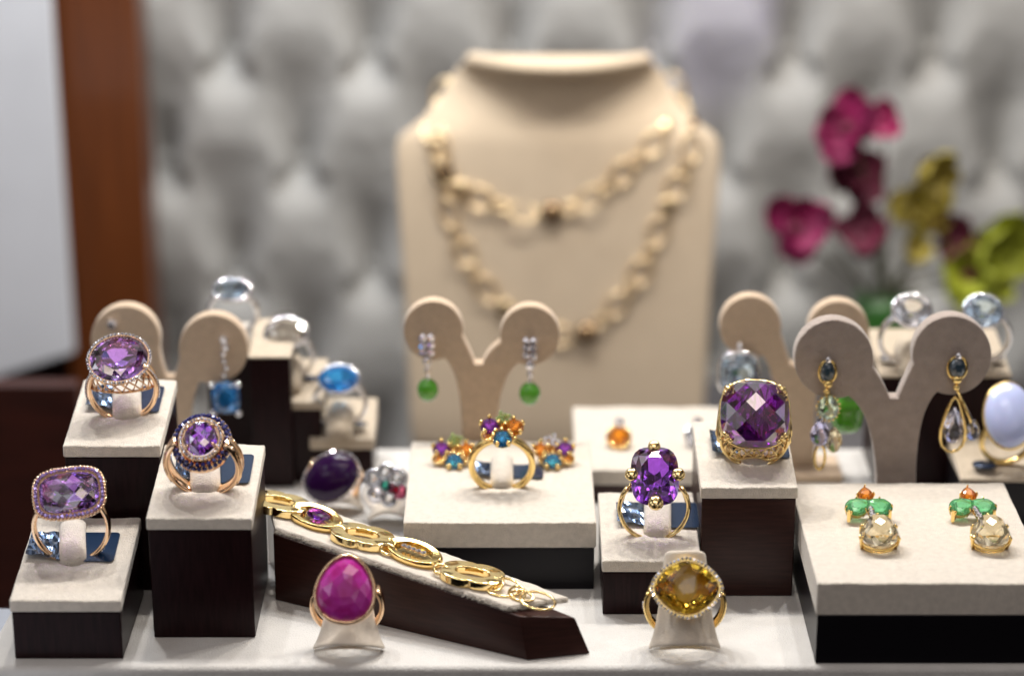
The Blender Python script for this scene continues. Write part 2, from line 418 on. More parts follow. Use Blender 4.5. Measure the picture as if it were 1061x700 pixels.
# ================================================================= SETTING
def setting():
    # cloth-covered platform
    bm = bmesh.new()
    fl = G(-60, 730); fr = G(1130, 730)
    yf = G(530, 691).y
    xl0 = G(0, 684); xl1 = G(40, 655)
    d = (xl1 - xl0)
    pts = [(xl0.x - d.x * 0.6, yf), (26, yf), (26, 14.3), (xl0.x + d.x * 0 - 2.0, 14.3)]
    # left edge runs back from the front-left corner
    pts = [(xl0.x - 0.55, yf), (26, yf), (26, 11.9), (xl0.x + 0.35, 11.9)]
    prism(bm, pts, -1.4, 0)
    o = obj('tabletop', bm, CLOTH, bevel=0.18, segs=4, smooth=True)
    struct(o, 'white cloth covered platform')
    bm = bmesh.new(); box(bm, -60, xl0.x + 3, -30, G(0, 630, -1.46).y, -1.9, -1.46)
    struct(obj('lower_shelf', bm, PALE), 'pale glossy shelf below the platform')
    bm = bmesh.new(); box(bm, -70, 70, -30, 50, -26, -25)
    struct(obj('floor', bm, GREYS), 'dark floor of the display case')
    bm = bmesh.new(); box(bm, -3.5, 24, 17, 35, -8.2, -6.3)
    struct(obj('rear_shelf', bm, GREYS, bevel=.1), 'lower rear shelf under the bust and flowers')
    # side wood wall on the left, behind the stands
    bm = bmesh.new(); box(bm, -60, 60, 44.0, 45, -25, 60)
    struct(obj('back_wall', bm, DWOOD), 'dark maroon wood wall')
    bm = bmesh.new()
    box(bm, -60, V(90, 500, 20).x, 19.2, 20, -25, V(0, 391, 20).z)
    o = obj('wood_partition', bm, DWOOD, bevel=0.1)
    tag(o, 'dark maroon wood partition at the far left below the pale panel', 'partition')
    # pale panel far left
    bm = bmesh.new(); Y = 33
    z0 = V(30, 392, Y).z
    z0 = V(72, 366, Y).z - 11.5; hexa(bm, [(-60, Y, z0 - 2.0), (V(72, 300, Y).x, Y, V(72, 366, Y).z), (V(72, 300, Y).x, Y + .6, V(72, 366, Y).z), (-60, Y + .6, z0 - 2.0)],
         [(-60, Y, 60), (V(72, 300, Y).x, Y, 60), (V(72, 300, Y).x, Y + .6, 60), (-60, Y + .6, 60)])
    tag(obj('white_panel', bm, WHITEP, bevel=0.1), 'blurred pale blue-white panel at the far left', 'panel')
    # wood post
    bm = bmesh.new(); Y = 35
    box(bm, V(66, 300, Y).x, V(157, 300, Y).x, Y, Y + 3, -25, 60)
    tag(obj('wood_post', bm, WOOD, bevel=0.15), 'upright orange brown wood post left of the tufted panel', 'post')
    # tufted panel
    Y = 38.0
    b0 = V(232, 65, Y); b1 = V(380, 65, Y); b2 = V(305, 180, Y)
    pw = b1.x - b0.x; phh = (b0.z - b2.z)
    x0 = V(156, 300, Y).x; x1 = 38.0; z0, z1 = -25, 40.0
    nx, nz_ = 340, 230
    bm = bmesh.new(); grid = []
    for j in range(nz_ + 1):
        row = []
        for i in range(nx + 1):
            x = x0 + (x1 - x0) * i / nx; z = z0 + (z1 - z0) * j / nz_
            u = (x - b0.x) / pw; v = (z - b0.z) / phh
            s = u + v * 0.5; t = u - v * 0.5
            dep = 0.0
            for k_ in (math.floor(u), math.floor(u) + 1, math.floor(u + .5) - .5, math.floor(u + .5) + .5):
                odd = (k_ != math.floor(k_))
                r0 = math.floor((v + (1 if odd else 0)) / 2) * 2 - (1 if odd else 0)
                for m_ in (r0, r0 + 2):
                    dx = (u - k_) * pw; dz = (v - m_) * phh
                    if dz >= 0:
                        g_ = max(0.0, 1 - dz / (phh * 1.30)) ** 1.3; w_ = 0.62 + 0.27 * dz
                    else:
                        g_ = math.exp(-(dz / 1.25) ** 2); w_ = 0.62 - 0.55 * dz
                    dep = max(dep, g_ * math.exp(-(abs(dx) / w_) ** 2.4))
            h = 2.0 * (1 - dep) + 0.22 * noise.noise(Vector((x * .3, z * .3, 0))) + 0.05 * noise.noise(Vector((x * 1.3, z * 1.1, 3)))
            row.append(bm.verts.new((x, Y + 2.6 - h, z)))
        grid.append(row)
    for j in range(nz_):
        for i in range(nx):
            bm.faces.new((grid[j][i], grid[j][i + 1], grid[j + 1][i + 1], grid[j + 1][i]))
    o = thing('tufted_panel', 'blurred grey deep-buttoned satin panel filling the background', 'padded panel', (0, Y + 2, 0))
    f = obj('padding', bm, TUFT, o, solid=0.0)
    f.location = (0, -(Y + 2), 0)
    proto = None
    for k in range(-1, 9):
        for l in range(-1, 8):
            for half in (0, 1):
                x = b0.x + (k + 0.5 * half) * pw; z = b0.z - (2 * (l - 1) + half) * phh
                if not (x0 + .5 < x < x1 and z0 + 1 < z < z1 and z > -8 and x < 26): continue
                if proto is None:
                    bm = bmesh.new(); ball(bm, (0, 0, 0), 0.5, 2, (1, 0.45, 1)); proto = obj('button', bm, TUFT, o)
                    bt = proto
                else: bt = proto.copy(); C.objects.link(bt); bt.parent = o
                bt.location = (x, 0.15 + 0.35, z)
setting()

# ================================================================= STANDS
STAND = {}
def ring_stand(key, pxl, pxr, py_base, py_front, depth, slope, label, group='ring stands with a velvet top', name='ring_stand', tongue_px=None, pad_t=0.38, mat_b=LACQ, slot=True):
    bl = G(pxl, py_base); br = G(pxr, py_base)
    Y = bl.y; wd = br.x - bl.x; hf = V(pxl, py_front, Y).z
    cx = (bl.x + br.x) / 2
    t = thing(name, label, 'ring stand', (cx, Y + depth / 2, 0), None, group)
    hb = hf + depth * math.tan(R_(slope))
    b = bmesh.new(); g = pad_t
    prism(b, [(-wd / 2 + .04, -depth / 2 + .04, hf - g), (wd / 2 - .04, -depth / 2 + .04, hf - g), (wd / 2 - .04, depth / 2 - .04, hb - g), (-wd / 2 + .04, depth / 2 - .04, hb - g)], 0.01, 0)
    obj('base', b, mat_b, t, bevel=0.04, smooth=True)
    # pad: gridded so that it can be slightly uneven
    n = 56; bm = bmesh.new(); rows = []
    for j in range(n + 1):
        row = []
        for i in range(n + 1):
            x = -wd / 2 + wd * i / n; y = -depth / 2 + depth * j / n
            e_ = min(i, n - i, j, n - j) / n
            z = hf + (y + depth / 2) * math.tan(R_(slope)) + 0.035 * noise.noise(Vector((x * 1.6 + cx, y * 1.6, hf))) + 0.016 * noise.noise(Vector((x * 9 + cx, y * 9, hf)))
            row.append((x, y, z))
        rows.append(row)
    top = [[bm.verts.new(p) for p in r] for r in rows]
    for j in range(n):
        for i in range(n): bm.faces.new((top[j][i], top[j][i + 1], top[j + 1][i + 1], top[j + 1][i]))
    ring = [top[0][i] for i in range(n)] + [top[j][n] for j in range(n)] + [top[n][n - i] for i in range(n)] + [top[n - j][0] for j in range(n)]
    def zb(x, y): return hf - g + 0.012 + (y + depth / 2) * math.tan(R_(slope))
    low = [bm.verts.new((v.co.x, v.co.y, zb(v.co.x, v.co.y))) for v in ring]
    for k in range(len(ring)): bm.faces.new((ring[k], low[k], low[(k + 1) % len(ring)], ring[(k + 1) % len(ring)]))
    bm.faces.new(low)
    obj('velvet_pad', bm, VELVET, t, bevel=0.09, segs=4)
    n_ = Vector((0, -math.sin(R_(slope)), math.cos(R_(slope))))
    p0 = Vector((cx, Y, hf))
    STAND[key] = (p0, n_, slope, t, cx, Y, depth, hf)
    if tongue_px:
        px, py0, py1, wpx = tongue_px
        A = PL(px, py0, p0, n_) - t.location; B = PL(px, py1, p0, n_) - t.location
        sc = 36.0; tw = wpx / sc / 2
        bm = bmesh.new(); pts = []; m = 14; rr = []
        for i in range(m + 1):
            s = i / m; p = B.lerp(A, s)
            pts.append(p + n_ * (0.42 * math.sin(math.pi * s) ** 0.5 - 0.12)); rr.append(1.0)
        tube(bm, pts, rr, 14, False, (tw, 0.22), up=tuple(n_))
        obj('tongue', bm, VELVET, t)
    return t
def foil_tag(key, px, py, wl, wr, hpx, label, flip=False):
    """price tag lying on the pad, passing behind the ring: crumpled half + flat half"""
    p0, n_, slope, t, cx, Y, depth, hf = STAND[key]
    c = PL(px, py, p0, n_)
    o = thing('price_tag', label, 'price tag', c + n_ * 0.03, (R_(slope), 0, 0), 'foil price tags')
    h = hpx / 36.0 / 0.45
    n = 14; bm = bmesh.new(); rows = []
    L = wl / 36.0
    for j in range(9):
        row = []
        for i in range(n + 1):
            x = -L * i / n; y = h * (j / 8 - 0.5)
            z = 0.03 + 0.16 * abs(noise.noise(Vector((x * 3.1 + px, y * 3.1, py)))) + 0.12 * (i / n)
            row.append(bm.verts.new((x, y * (1 - 0.25 * i / n), z)))
        rows.append(row)
    for j in range(8):
        for i in range(n): bm.faces.new((rows[j][i], rows[j][i + 1], rows[j + 1][i + 1], rows[j + 1][i]))
    a = obj('crumpled_end', bm, FOILS, o, smooth=False, solid=0.015)
    L = wr / 36.0; bm = bmesh.new(); r = 0.14; pts = []
    for (qx, qy, a0) in ((L - r, h / 2 - r, 0), (0.0 + r, h / 2 - r, 90), (0.0 + r, -h / 2 + r, 180), (L - r, -h / 2 + r, 270)):
        for k in range(5): q = R_(a0 + 22.5 * k); pts.append((qx + r * math.cos(q), qy + r * math.sin(q)))
    prism(bm, pts, 0.02, 0.045)
    b = obj('flat_end', bm, FOIL, o, autos=30)
    if flip: o.scale = (-1, 1, 1)
    return o

ring_stand('A', 75, 174, 612, 462, 4.0, 8, 'tall ring stand at upper left under the round-haloed pale amethyst ring', tongue_px=(132, 432, 395, 32))
ring_stand('B', 158, 266, 661, 537, 4.1, 8, 'middle-height ring stand holding the sapphire-ringed amethyst ring', tongue_px=(213, 507, 464, 32))
ring_stand('C', 14, 129, 683, 622, 4.2, 9, 'low ring stand in the front left corner of the cloth', tongue_px=(76, 583, 544, 28))
ring_stand('D', 623, 725, 637, 581, 3.7, 9, 'low ring stand holding the upright cushion amethyst ring', tongue_px=(681, 553, 512, 30))
ring_stand('E', 723, 822, 618, 505, 3.9, 8, 'tall brown ring stand under the huge checker-cut purple ring', tongue_px=(784, 478, 446, 40), mat_b=LACQ2)
foil_tag('A', 130, 415, 40, 40, 26, 'navy foil price tag under the round pale amethyst ring')
foil_tag('B', 212, 487, 30, 50, 26, 'navy foil price tag under the sapphire-haloed ring')
foil_tag('C', 76, 568, 46, 46, 24, 'foil price tag crumpled under the cushion amethyst ring at front left')
foil_tag('D', 681, 535, 44, 44, 22, 'silvery foil price tag under the upright cushion amethyst ring')
foil_tag('E', 778, 462, 44, 40, 26, 'foil price tag under the huge checker-cut purple ring')

def velvet_block(name, label, pxl, pxr, py_base, py_vb, py_front, py_back, bx0=None, cat='display block', bmat=BLACKB, x_right=None, vm=None, group=None, lean=0, slant=0):
    bl = G(pxl, py_base); br = G(pxr, py_base); Y = bl.y
    z1 = V(pxl, py_vb, Y).z; z2 = V(pxl, py_front, Y).z
    dep = G(pxl, py_back, z2 + slant).y - Y
    cx = (bl.x + br.x) / 2; wd = br.x - bl.x
    t = thing(name, label, cat, (cx, Y + dep / 2, 0), None, group)
    b = bmesh.new(); box(b, -wd / 2 + .05, wd / 2 - .05, -dep / 2 + .05, dep / 2 - .05, 0.01, z1)
    obj('base', b, bmat, t, bevel=0.03)
    n = 110; bm = bmesh.new()
    m = 90; top = []
    for j in range(m + 1):
        row = []
        for i in range(n + 1):
            x = -wd / 2 + wd * i / n; y = -dep / 2 + dep * j / m
            row.append(bm.verts.new((x, y, z2 + slant * j / m + 0.03 * noise.noise(Vector((x * 1.2, y * 1.2, cx))) + 0.014 * noise.noise(Vector((x * 9, y * 9, cx))))))
        top.append(row)
    for j in range(m):
        for i in range(n): bm.faces.new((top[j][i], top[j][i + 1], top[j + 1][i + 1], top[j + 1][i]))
    ring = [top[0][i] for i in range(n)] + [top[j][n] for j in range(m)] + [top[m][n - i] for i in range(n)] + [top[m - j][0] for j in range(m)]
    low = [bm.verts.new((v.co.x, v.co.y, z1 + 0.015)) for v in ring]
    for k in range(len(ring)): bm.faces.new((ring[k], low[k], low[(k + 1) % len(ring)], ring[(k + 1) % len(ring)]))
    bm.faces.new(low)
    obj('velvet_top', bm, vm or VELVET, t, bevel=0.12, segs=4)
    return t, z2, Y, dep
Fb = velvet_block('velvet_block', 'cream velvet block on black base carrying the multicoloured flower ring set', 419, 617, 611, 568, 541, 457)
Gb = velvet_block('velvet_block', 'large cream velvet block at front right with two green and gold drop earrings', 843, 1083, 688, 638, 604, 500)
Hb = velvet_block('velvet_block', 'blurred plain cream block in front of the bust with citrine earrings', 597, 760, 520, 503, 487, 421, bmat=LACQ2)
ZF, ZG, ZH = Fb[1], Gb[1], Hb[1]

# ================================================================= SHARP RINGS
def hero_ring(label, key_or_plane, px, py, R, z_head, lean, roll, yaw, gold, group=None, sink=0.12, **kw):
    if isinstance(key_or_plane, str): p0, n_ = STAND[key_or_plane][:2]
    else: p0, n_ = key_or_plane
    p = PL(px, py, p0, n_) - n_ * sink
    return thing('ring', label, 'ring', p, place_rot(lean, roll, yaw))
def add(o, name, bm, m, M=None, **kw):
    if M is not None: xf(bm, M)
    return obj(name, bm, m, o, **kw)
def prongs(o, kind, a, b, angles, r, z0, z1, m, M, inn=0.88):
    for q in angles:
        bm = bmesh.new(); x, y = outline(kind, a, b, R_(q))
        tube(bm, [(x * 1.0, y * 1.0, z0), (x * 1.04, y * 1.04, (z0 + z1) / 2), (x * 1.01, y * 1.01, z1 * 0.9), (x * inn, y * inn, z1)], [r * .8, r, r, r * 0.8], 8)
        ball(bm, (x * (inn + 0.03), y * (inn + 0.03), z1), r * 1.15, 2)
        add(o, 'prong', bm, m, M)

# A: big oval, lattice gallery
r = hero_ring('rose gold ring with big oval pale amethyst in fine diamond rim, on tall left stand', 'A', 129, 430, 1.0, 0, 4, 0, 6, RGOLD)
add(r, 'shank', shank_bm(0.98, 0.08, 0.11, 0.26, 142, 0.06), RGOLD)
M = Matrix.Translation((-.06, 0, 0)) @ head(r, 1.98, 31, 0) @ Matrix.Rotation(R_(10), 4, 'Y') @ Matrix.Rotation(R_(38), 4, 'Z')
a, b = 0.93, 0.78
add(r, 'stone', gem_bm('oval', a, b, 'brilliant', 0.22, 0.62, 0.62, 18), AMETHL, M, smooth=False)
add(r, 'bezel', band_bm('oval', a, b, -0.22, 0.03, 0.98, 1.03, 0.04), RGOLD, M, autos=40)
bm = beads('oval', a + 0.055, b + 0.055, 0.052, 0.03); add(r, 'halo', bm, DIAM, M, smooth=False)
bm = bmesh.new()
for k in range(16):
    q0 = 2 * math.pi * k / 16; q1 = q0 + 2 * math.pi / 16
    f = lambda q, s, z: (*[v * s for v in outline('oval', a, b, q)], z)
    pts = [f(q0 + (q1 - q0) * s, 0.98 - 0.30 * math.sin(math.pi * s) ** 1.0, -0.20 - 0.30 * math.sin(math.pi * s)) for s in [i / 8 for i in range(9)]]
    tube(bm, pts, 0.035, 6)
    pts = [f(q0 + (q1 - q0) * (s + 0.5), 0.62 + 0.14 * math.sin(math.pi * s), -0.58 + 0.18 * math.sin(math.pi * s)) for s in [i / 6 for i in range(7)]]
    tube(bm, pts, 0.035, 6)
merge(bm, loop_bm('oval', a * .62, b * .62, -0.58, 0.045))
for k in range(9):
    q = math.pi * (1.06 + 0.88 * k / 8); q2 = math.pi * (1.06 + 0.88 * (k + .5) / 8); q3 = math.pi * (1.06 + 0.88 * (k + 1) / 8)
    top_ = lambda q: (Matrix.Rotation(R_(-38), 4, 'Z') @ Vector((*[v * .95 for v in outline('oval', a, b, q)], -0.16)))
    Mi_ = M.inverted()
    low_ = lambda q: Mi_ @ Vector((0.90 * math.cos(q), 0.30 * math.sin(q), 1.00 + 0.06 * abs(math.cos(q))))
    if k < 8:
        tube(bm, [top_(q), top_(q2).lerp(low_(q2), .5), top_(q3)], 0.035, 6)
        tube(bm, [low_(q), low_(q2).lerp(top_(q2), .5), low_(q3)], 0.035, 6)
        tube(bm, [low_(q), low_(q3)], 0.04, 6)
add(r, 'gallery', bm, RGOLD, M)
for s in (-1, 1):
    bm = bmesh.new()
    for k in range(12):
        q = R_(78 + k * 4.6) * s; rad = 1.04 * (1 + .06 * max(0, abs(q / R_(142)) - .5) * 2) + 0.03
        ball(bm, (rad * math.sin(q), -0.10 - .015 * k, 0.98 - rad * math.cos(q)), 0.045, 1)
    add(r, 'shoulder_stones', bm, DIAM, smooth=False)

# B: round amethyst, diamond inner halo, sapphire outer
r = hero_ring('rose gold ring with round deep amethyst in a double rim of diamonds and dark sapphires', 'B', 214, 505, 1.0, 0, 14, 0, -4, RGOLD)
add(r, 'shank', shank_bm(1.02, 0.09, 0.22, 0.30, 140, 0.05), RGOLD)
M = head(r, 1.82, 24, 8) @ Matrix.Scale(1.07, 4)
a, b = 0.45, 0.52
add(r, 'stone', gem_bm('oval', a, b, 'checker', 0.55, 0.75, 0.6, 16), AMETH, M @ Matrix.Translation((0, 0, 0.12)), smooth=False)
add(r, 'inner_halo', beads('oval', a + 0.09, b + 0.09, 0.045, 0.12), DIAM, M, smooth=False)
add(r, 'inner_rim', band_bm('oval', a + .15, b + .15, -0.25, 0.10, 1.0, 1.0, 0.13), RGOLD, M, autos=40)
bm = beads('oval', a + 0.235, b + 0.235, 0.075, 0.02); merge(bm, beads('oval', a + 0.31, b + 0.31, 0.07, -0.09))
add(r, 'outer_halo', bm, PAVEB, M, smooth=False)
add(r, 'outer_rim', band_bm('oval', a + .36, b + .36, -0.26, -0.10, 0.97, 1.0, 0.16), RGOLD, M, autos=40)
prongs(r, 'oval', a, b, (40, 140, 215, 325), 0.045, 0.05, 0.24, RGOLD, M)
for s in (-1, 1):
    for dy in (-0.16, 0.16):
        bm = bmesh.new()
        pts = [((1.09 + .03 * k / 10) * math.sin(R_(60 + 7 * k) * s), dy, 1.02 - (1.09 + .03 * k / 10) * math.cos(R_(60 + 7 * k))) for k in range(11)]
        tube(bm, pts, 0.05, 6)
        add(r, 'shoulder_ridge', bm, RGOLD)

# C: wide cushion with lilac pave rim
r = hero_ring('rose gold ring with wide cushion checker-cut amethyst rimmed in lilac stones, front left', 'C', 76, 577, 1.0, 0, 0, 0, 4, RGOLD)
add(r, 'shank', shank_bm(1.04, 0.075, 0.10, 0.20, 138, 0.06), RGOLD)
M = head(r, 2.14, 42, 6)
a, b = 0.86, 0.64
add(r, 'stone', gem_bm('cushion', a, b, 'checker', 0.42, 0.75, 0.6, 18), AMETHL, M, smooth=False)
add(r, 'bezel', band_bm('cushion', a + .03, b + .03, -0.24, 0.02, 0.95, 1.0, 0.05), RGOLD, M, autos=40)
bm = beads('cushion', a + 0.085, b + 0.085, 0.062, 0.03, 0.12); add(r, 'halo', bm, PAVEV, M, smooth=False)
bm = beads('cushion', a + 0.15, b + 0.15, 0.055, -0.03, 0.105, 2); add(r, 'bead_rim', bm, RGOLD, M)
add(r, 'rim', band_bm('cushion', a + .15, b + .15, -0.20, -0.03, 0.97, 1.0, 0.16), RGOLD, M, autos=40)
prongs(r, 'cushion', a, b, (90, 270), 0.03, 0.0, 0.10, RGOLD, M, inn=0.92)

# D: upright cushion with four round claws
r = hero_ring('thin yellow gold ring with tall cushion amethyst held by four round claws', 'D', 677, 555, 1.0, 0, 2, 0, 0, PGOLD)
add(r, 'shank', shank_bm(1.0, 0.06, 0.08, 0.10, 132, 0.05), PGOLD)
M = head(r, 2.08, 42, 0) @ Matrix.Scale(1.1, 4)
a, b = 0.64, 0.84
add(r, 'stone', gem_bm('cushion', a, b, 'brilliant', 0.30, 0.85, 0.58, 16), AMETH, M, smooth=False)
add(r, 'collet', loop_bm('cushion', a * .8, b * .8, -0.32, 0.05), PGOLD, M)
for q, sc in ((90, 1), (270, 1.25), (0, 1.1), (180, 1.1)):
    bm = bmesh.new(); x, y = outline('cushion', a, b, R_(q))
    ball(bm, (x * 0.97, y * 0.97, 0.10), 0.17 * sc, 3, (1, 1, 0.6))
    tube(bm, [(x * 1.05, y * 1.05, 0.05), (x * 1.0, y * 1.0, -0.2), (x * .78, y * .78, -0.42)], [0.09, .07, .05], 8)
    add(r, 'claw', bm, PGOLD, M)
for s in (-1, 1):
    bm = bmesh.new()
    tube(bm, [(s * 0.98, -0.02, 1.20), (s * 0.98, -0.06, 1.45), (s * 0.82, -0.14, 1.72)], [0.05, .045, .05], 8)
    tube(bm, [(s * 0.97, 0.04, 1.20), (s * 0.86, 0.10, 1.5), (s * 0.62, 0.20, 1.8)], [0.05, .045, .05], 8)
    add(r, 'shoulder', bm, PGOLD)

# E: huge checker cushion with lattice cage
r = hero_ring('wide yellow gold lattice ring with huge square checker-cut deep purple stone', 'E', 780, 475, 1.0, 0, 8, 0, -3, PGOLD)
a, b = 1.02, 1.01
M = head(r, 1.70, 52, 0, -0.05)
add(r, 'stone', gem_bm('cushion2', a, b, 'checker', 0.55, 0.62, 0.6, 18), AMETHD, M, smooth=False)
add(r, 'girdle_rim', loop_bm('cushion2', a * 1.0, b * 1.0, -0.12, 0.045), PGOLD, M)
prongs(r, 'cushion2', a, b, (42, 138, 222, 318), 0.075, -0.25, 0.16, PGOLD, M, 0.93)
for q in (42, 138, 222, 318):
    bm = bmesh.new(); x, y = outline('cushion2', a, b, R_(q)); tx, ty = -y, x; l = math.hypot(tx, ty); tx /= l; ty /= l
    for s in (-1, 1): ball(bm, (x * .97 + tx * .13 * s, y * .97 + ty * .13 * s, 0.08), 0.085, 2)
    add(r, 'claw', bm, PGOLD, M)
# lattice cage: from head rim down to base band
bm = bmesh.new()
Mi = M
def rim(q, s=1.0, z=-0.14):
    return M @ Vector((*[v * s for v in outline('cushion2', a, b, q)], z))
def low(q, s=0.86):
    x, y = outline('cushion2', 1.02, 0.42, q); return Vector((x * s, y * s, 0.30 + 0.12 * abs(math.sin(q * 3))))
nn = 16
for k in range(nn):
    q = 2 * math.pi * k / nn; q2 = 2 * math.pi * (k + 0.5) / nn; q3 = 2 * math.pi * (k + 1) / nn
    mid = rim(q2).lerp(low(q2, 1.1), 0.5)
    tube(bm, [rim(q), mid, rim(q3)], 0.045, 6)
    tube(bm, [mid, low(q)], 0.045, 6); tube(bm, [mid, low(q3)], 0.045, 6)
    tube(bm, [rim(q, 1.02), rim(q, .98).lerp(low(q, 1.2), .5), low(q)], 0.04, 6)
tube(bm, [low(2 * math.pi * k / 48) for k in range(48)], 0.06, 8, True)
add(r, 'lattice', bm, PGOLD)
add(r, 'shank', shank_bm(0.95, 0.07, 0.30, 0.42, 95, 0.05), PGOLD)

# F: flower cluster ring + earrings
def cluster(o, M, order, s=1.0):
    """four stones in claw settings with small bead stones between"""
    pos = [(-0.36, 0.12), (0.02, 0.38), (0.38, 0.10), (0.02, -0.33)]
    for (x, y), (m_, rr) in zip(pos, order):
        L = M @ Matrix.Translation((x * s, y * s, 0.0))
        if m_ is None:
            bm = bmesh.new()
            for k in range(9): ball(bm, (0.13 * s * math.cos(k * 2.4) * (k / 9) ** .5 * 1.5, 0.13 * s * math.sin(k * 2.4) * (k / 9) ** .5 * 1.5, 0.07), 0.06 * s, 1)
            add(o, 'pave_flower', bm, rr, L @ Matrix.Scale(1.2, 4), smooth=False)
            bm = bmesh.new(); lathe(bm, [(0.10 * s, -0.22), (0.2 * s, 0.02)], 16); add(o, 'cup', bm, GOLD, L)
            continue
        add(o, 'stone', gem_bm('oval', rr * s, rr * s * 1.05, 'brilliant', 0.4, 0.9, 0.55, 12), m_, L, smooth=False)
        bm = bmesh.new()
        for k in range(5):
            q = 2 * math.pi * (k + .3) / 5; cx_, sy_ = math.cos(q), math.sin(q)
            tube(bm, [(cx_ * rr * s * 0.45, sy_ * rr * s * 0.45, -0.26), (cx_ * rr * s * 1.08, sy_ * rr * s * 1.08, 0.0), (cx_ * rr * s * 0.97, sy_ * rr * s * .97, 0.09)], 0.05 * s, 6)
            ball(bm, (cx_ * rr * s * 0.98, sy_ * rr * s * .98, 0.10), 0.075 * s, 2)
        merge(bm, band_bm('oval', rr * s * 1.08, rr * s * 1.12, -0.24, -0.03, .6, 1.0, .04, 24))
        add(o, 'setting', bm, GOLD, L)
    for x, y, m_ in ((-0.18, -0.16, CITRO), (0.26, -0.2, CITRO), (0.0, 0.06, CITRO), (-0.45, -0.18, CITRO)):
        L = M @ Matrix.Translation((x * s, y * s, -0.06))
        add(o, 'small_stone', gem_bm('oval', .15 * s, .15 * s, 'brilliant', 0.5, 1.0, .5, 10), m_, L, smooth=False)
        add(o, 'small_setting', loop_bm('oval', .16 * s, .16 * s, -0.02, 0.05 * s, n=16), GOLD, L)
pf = (Vector((0, 0, ZF)), Vector((0, 0, 1)))
# raised tongue on the block
p = PL(520, 500, *pf)
fb = Fb[0]
bm = bmesh.new(); pts = []
for i in range(13):
    s = i / 12; pts.append(Vector((p.x, p.y - 0.25 + 1.9 * s, ZF - 0.1 + 0.34 * math.sin(math.pi * s) ** 0.5)) - fb.location)
tube(bm, pts, 1.0, 14, False, (0.36, 0.34), up=(0, 0, 1))
obj('tongue', bm, VELVET, fb)
r = hero_ring('yellow gold ring topped by a cluster of purple, green, orange and blue stones', pf, 520, 504, 1, 0, 8, 0, 0, GOLD)
add(r, 'shank', shank_bm(0.93, 0.10, 0.15, 0.15, 165, 0.0), GOLD)
cluster(r, head(r, 2.16, 26, 0), [(VIOL, 0.29), (None, PERI), (CITRO, 0.28), (TOPAZ, 0.29)], 1.0)
p = PL(522, 492, *pf)
STAND['F'] = (Vector((p.x, p.y, ZF)), Vector((0, 0, 1)), 0, fb, p.x, p.y, 4, ZF)
foil_tag('F', 522, 490, 36, 44, 17, 'navy foil price tag under the multicoloured cluster ring')
for (px, py, lab, sx) in ((470, 481, 'left flower cluster earring with purple and blue stones on the cream block', 1), (573, 481, 'right flower cluster earring with blue and purple stones on the cream block', -1)):
    p = G(px, py, ZF)
    o = thing('earring', lab, 'earring', p + Vector((0, 0, 0.02)), None, 'flower cluster earrings')
    order = [(VIOL, 0.26), (None, PERI if sx > 0 else DIAM), (CITRO, 0.22), (TOPAZ, 0.28)]
    Mx = Matrix.Translation((0, 0, 0.40)) @ Matrix.Rotation(R_(34), 4, 'X') @ Matrix.Diagonal((sx, 1, 1, 1))
    cluster(o, Mx, order, 1.05)
    bm = bmesh.new(); lathe(bm, [(0.04, -0.42), (0.04, -0.1)], 8); add(o, 'post', bm, GOLD, Mx)
    bm = bmesh.new(); lathe(bm, [(0.05, 0.0), (0.3, 0.03), (0.42, 0.10), (0.40, 0.14)], 20); add(o, 'gallery', bm, GOLD)

# ---------------------------------------------------------------- ring holders J, K
def ring_clip(label, px, py, wpx, hpx, m, lean=14, top_w=0.62):
    p = G(px, py); sc = 36.5; w_ = wpx / sc / 2; h = hpx / sc / math.cos(R_(27))
    o = thing('ring_clip', label, 'ring holder', p, (R_(-2), 0, 0), 'curled leather ring holders')
    bm = bmesh.new(); nu, nv = 24, 16; g = []
    for j in range(nv + 1):
        v = j / nv; row = []
        for i in range(nu + 1):
            u = -1 + 2 * i / nu; q = u * R_(100)
            fl = 1.0 - (1 - top_w) * v ** 0.7 + 0.16 * (1 - v) ** 5
            arch = 0.48 * math.cos(u * math.pi / 2) ** 1.5 * (1 - v) ** 1.5
            topc = -0.35 * abs(u) ** 2 * v ** 3
            x = w_ * fl * math.sin(q)
            y = -w_ * 0.75 * fl * math.cos(q) + 0.035 * math.sin(u * 7 + px) * (1 - v * .6) + 0.03 * noise.noise(Vector((u * 2.5, v * 3, px))) + v * 0.55 + 0.12 * (1 - v) ** 3 * -1
            row.append(bm.verts.new((x, y, 0.05 + arch + v * h + topc)))
        g.append(row)
    for j in range(nv):
        for i in range(nu): bm.faces.new((g[j][i], g[j][i + 1], g[j + 1][i + 1], g[j + 1][i]))
    c = obj('curl', bm, m, o, solid=0.09, sub=1)
    return o
ring_clip('small curled leather holder inside the magenta ruby ring at front', 362, 672, 64, 62, LEATHER)
ring_clip('curled cream leather holder inside the yellow citrine ring at front', 709, 672, 64, 96, LEATHER)
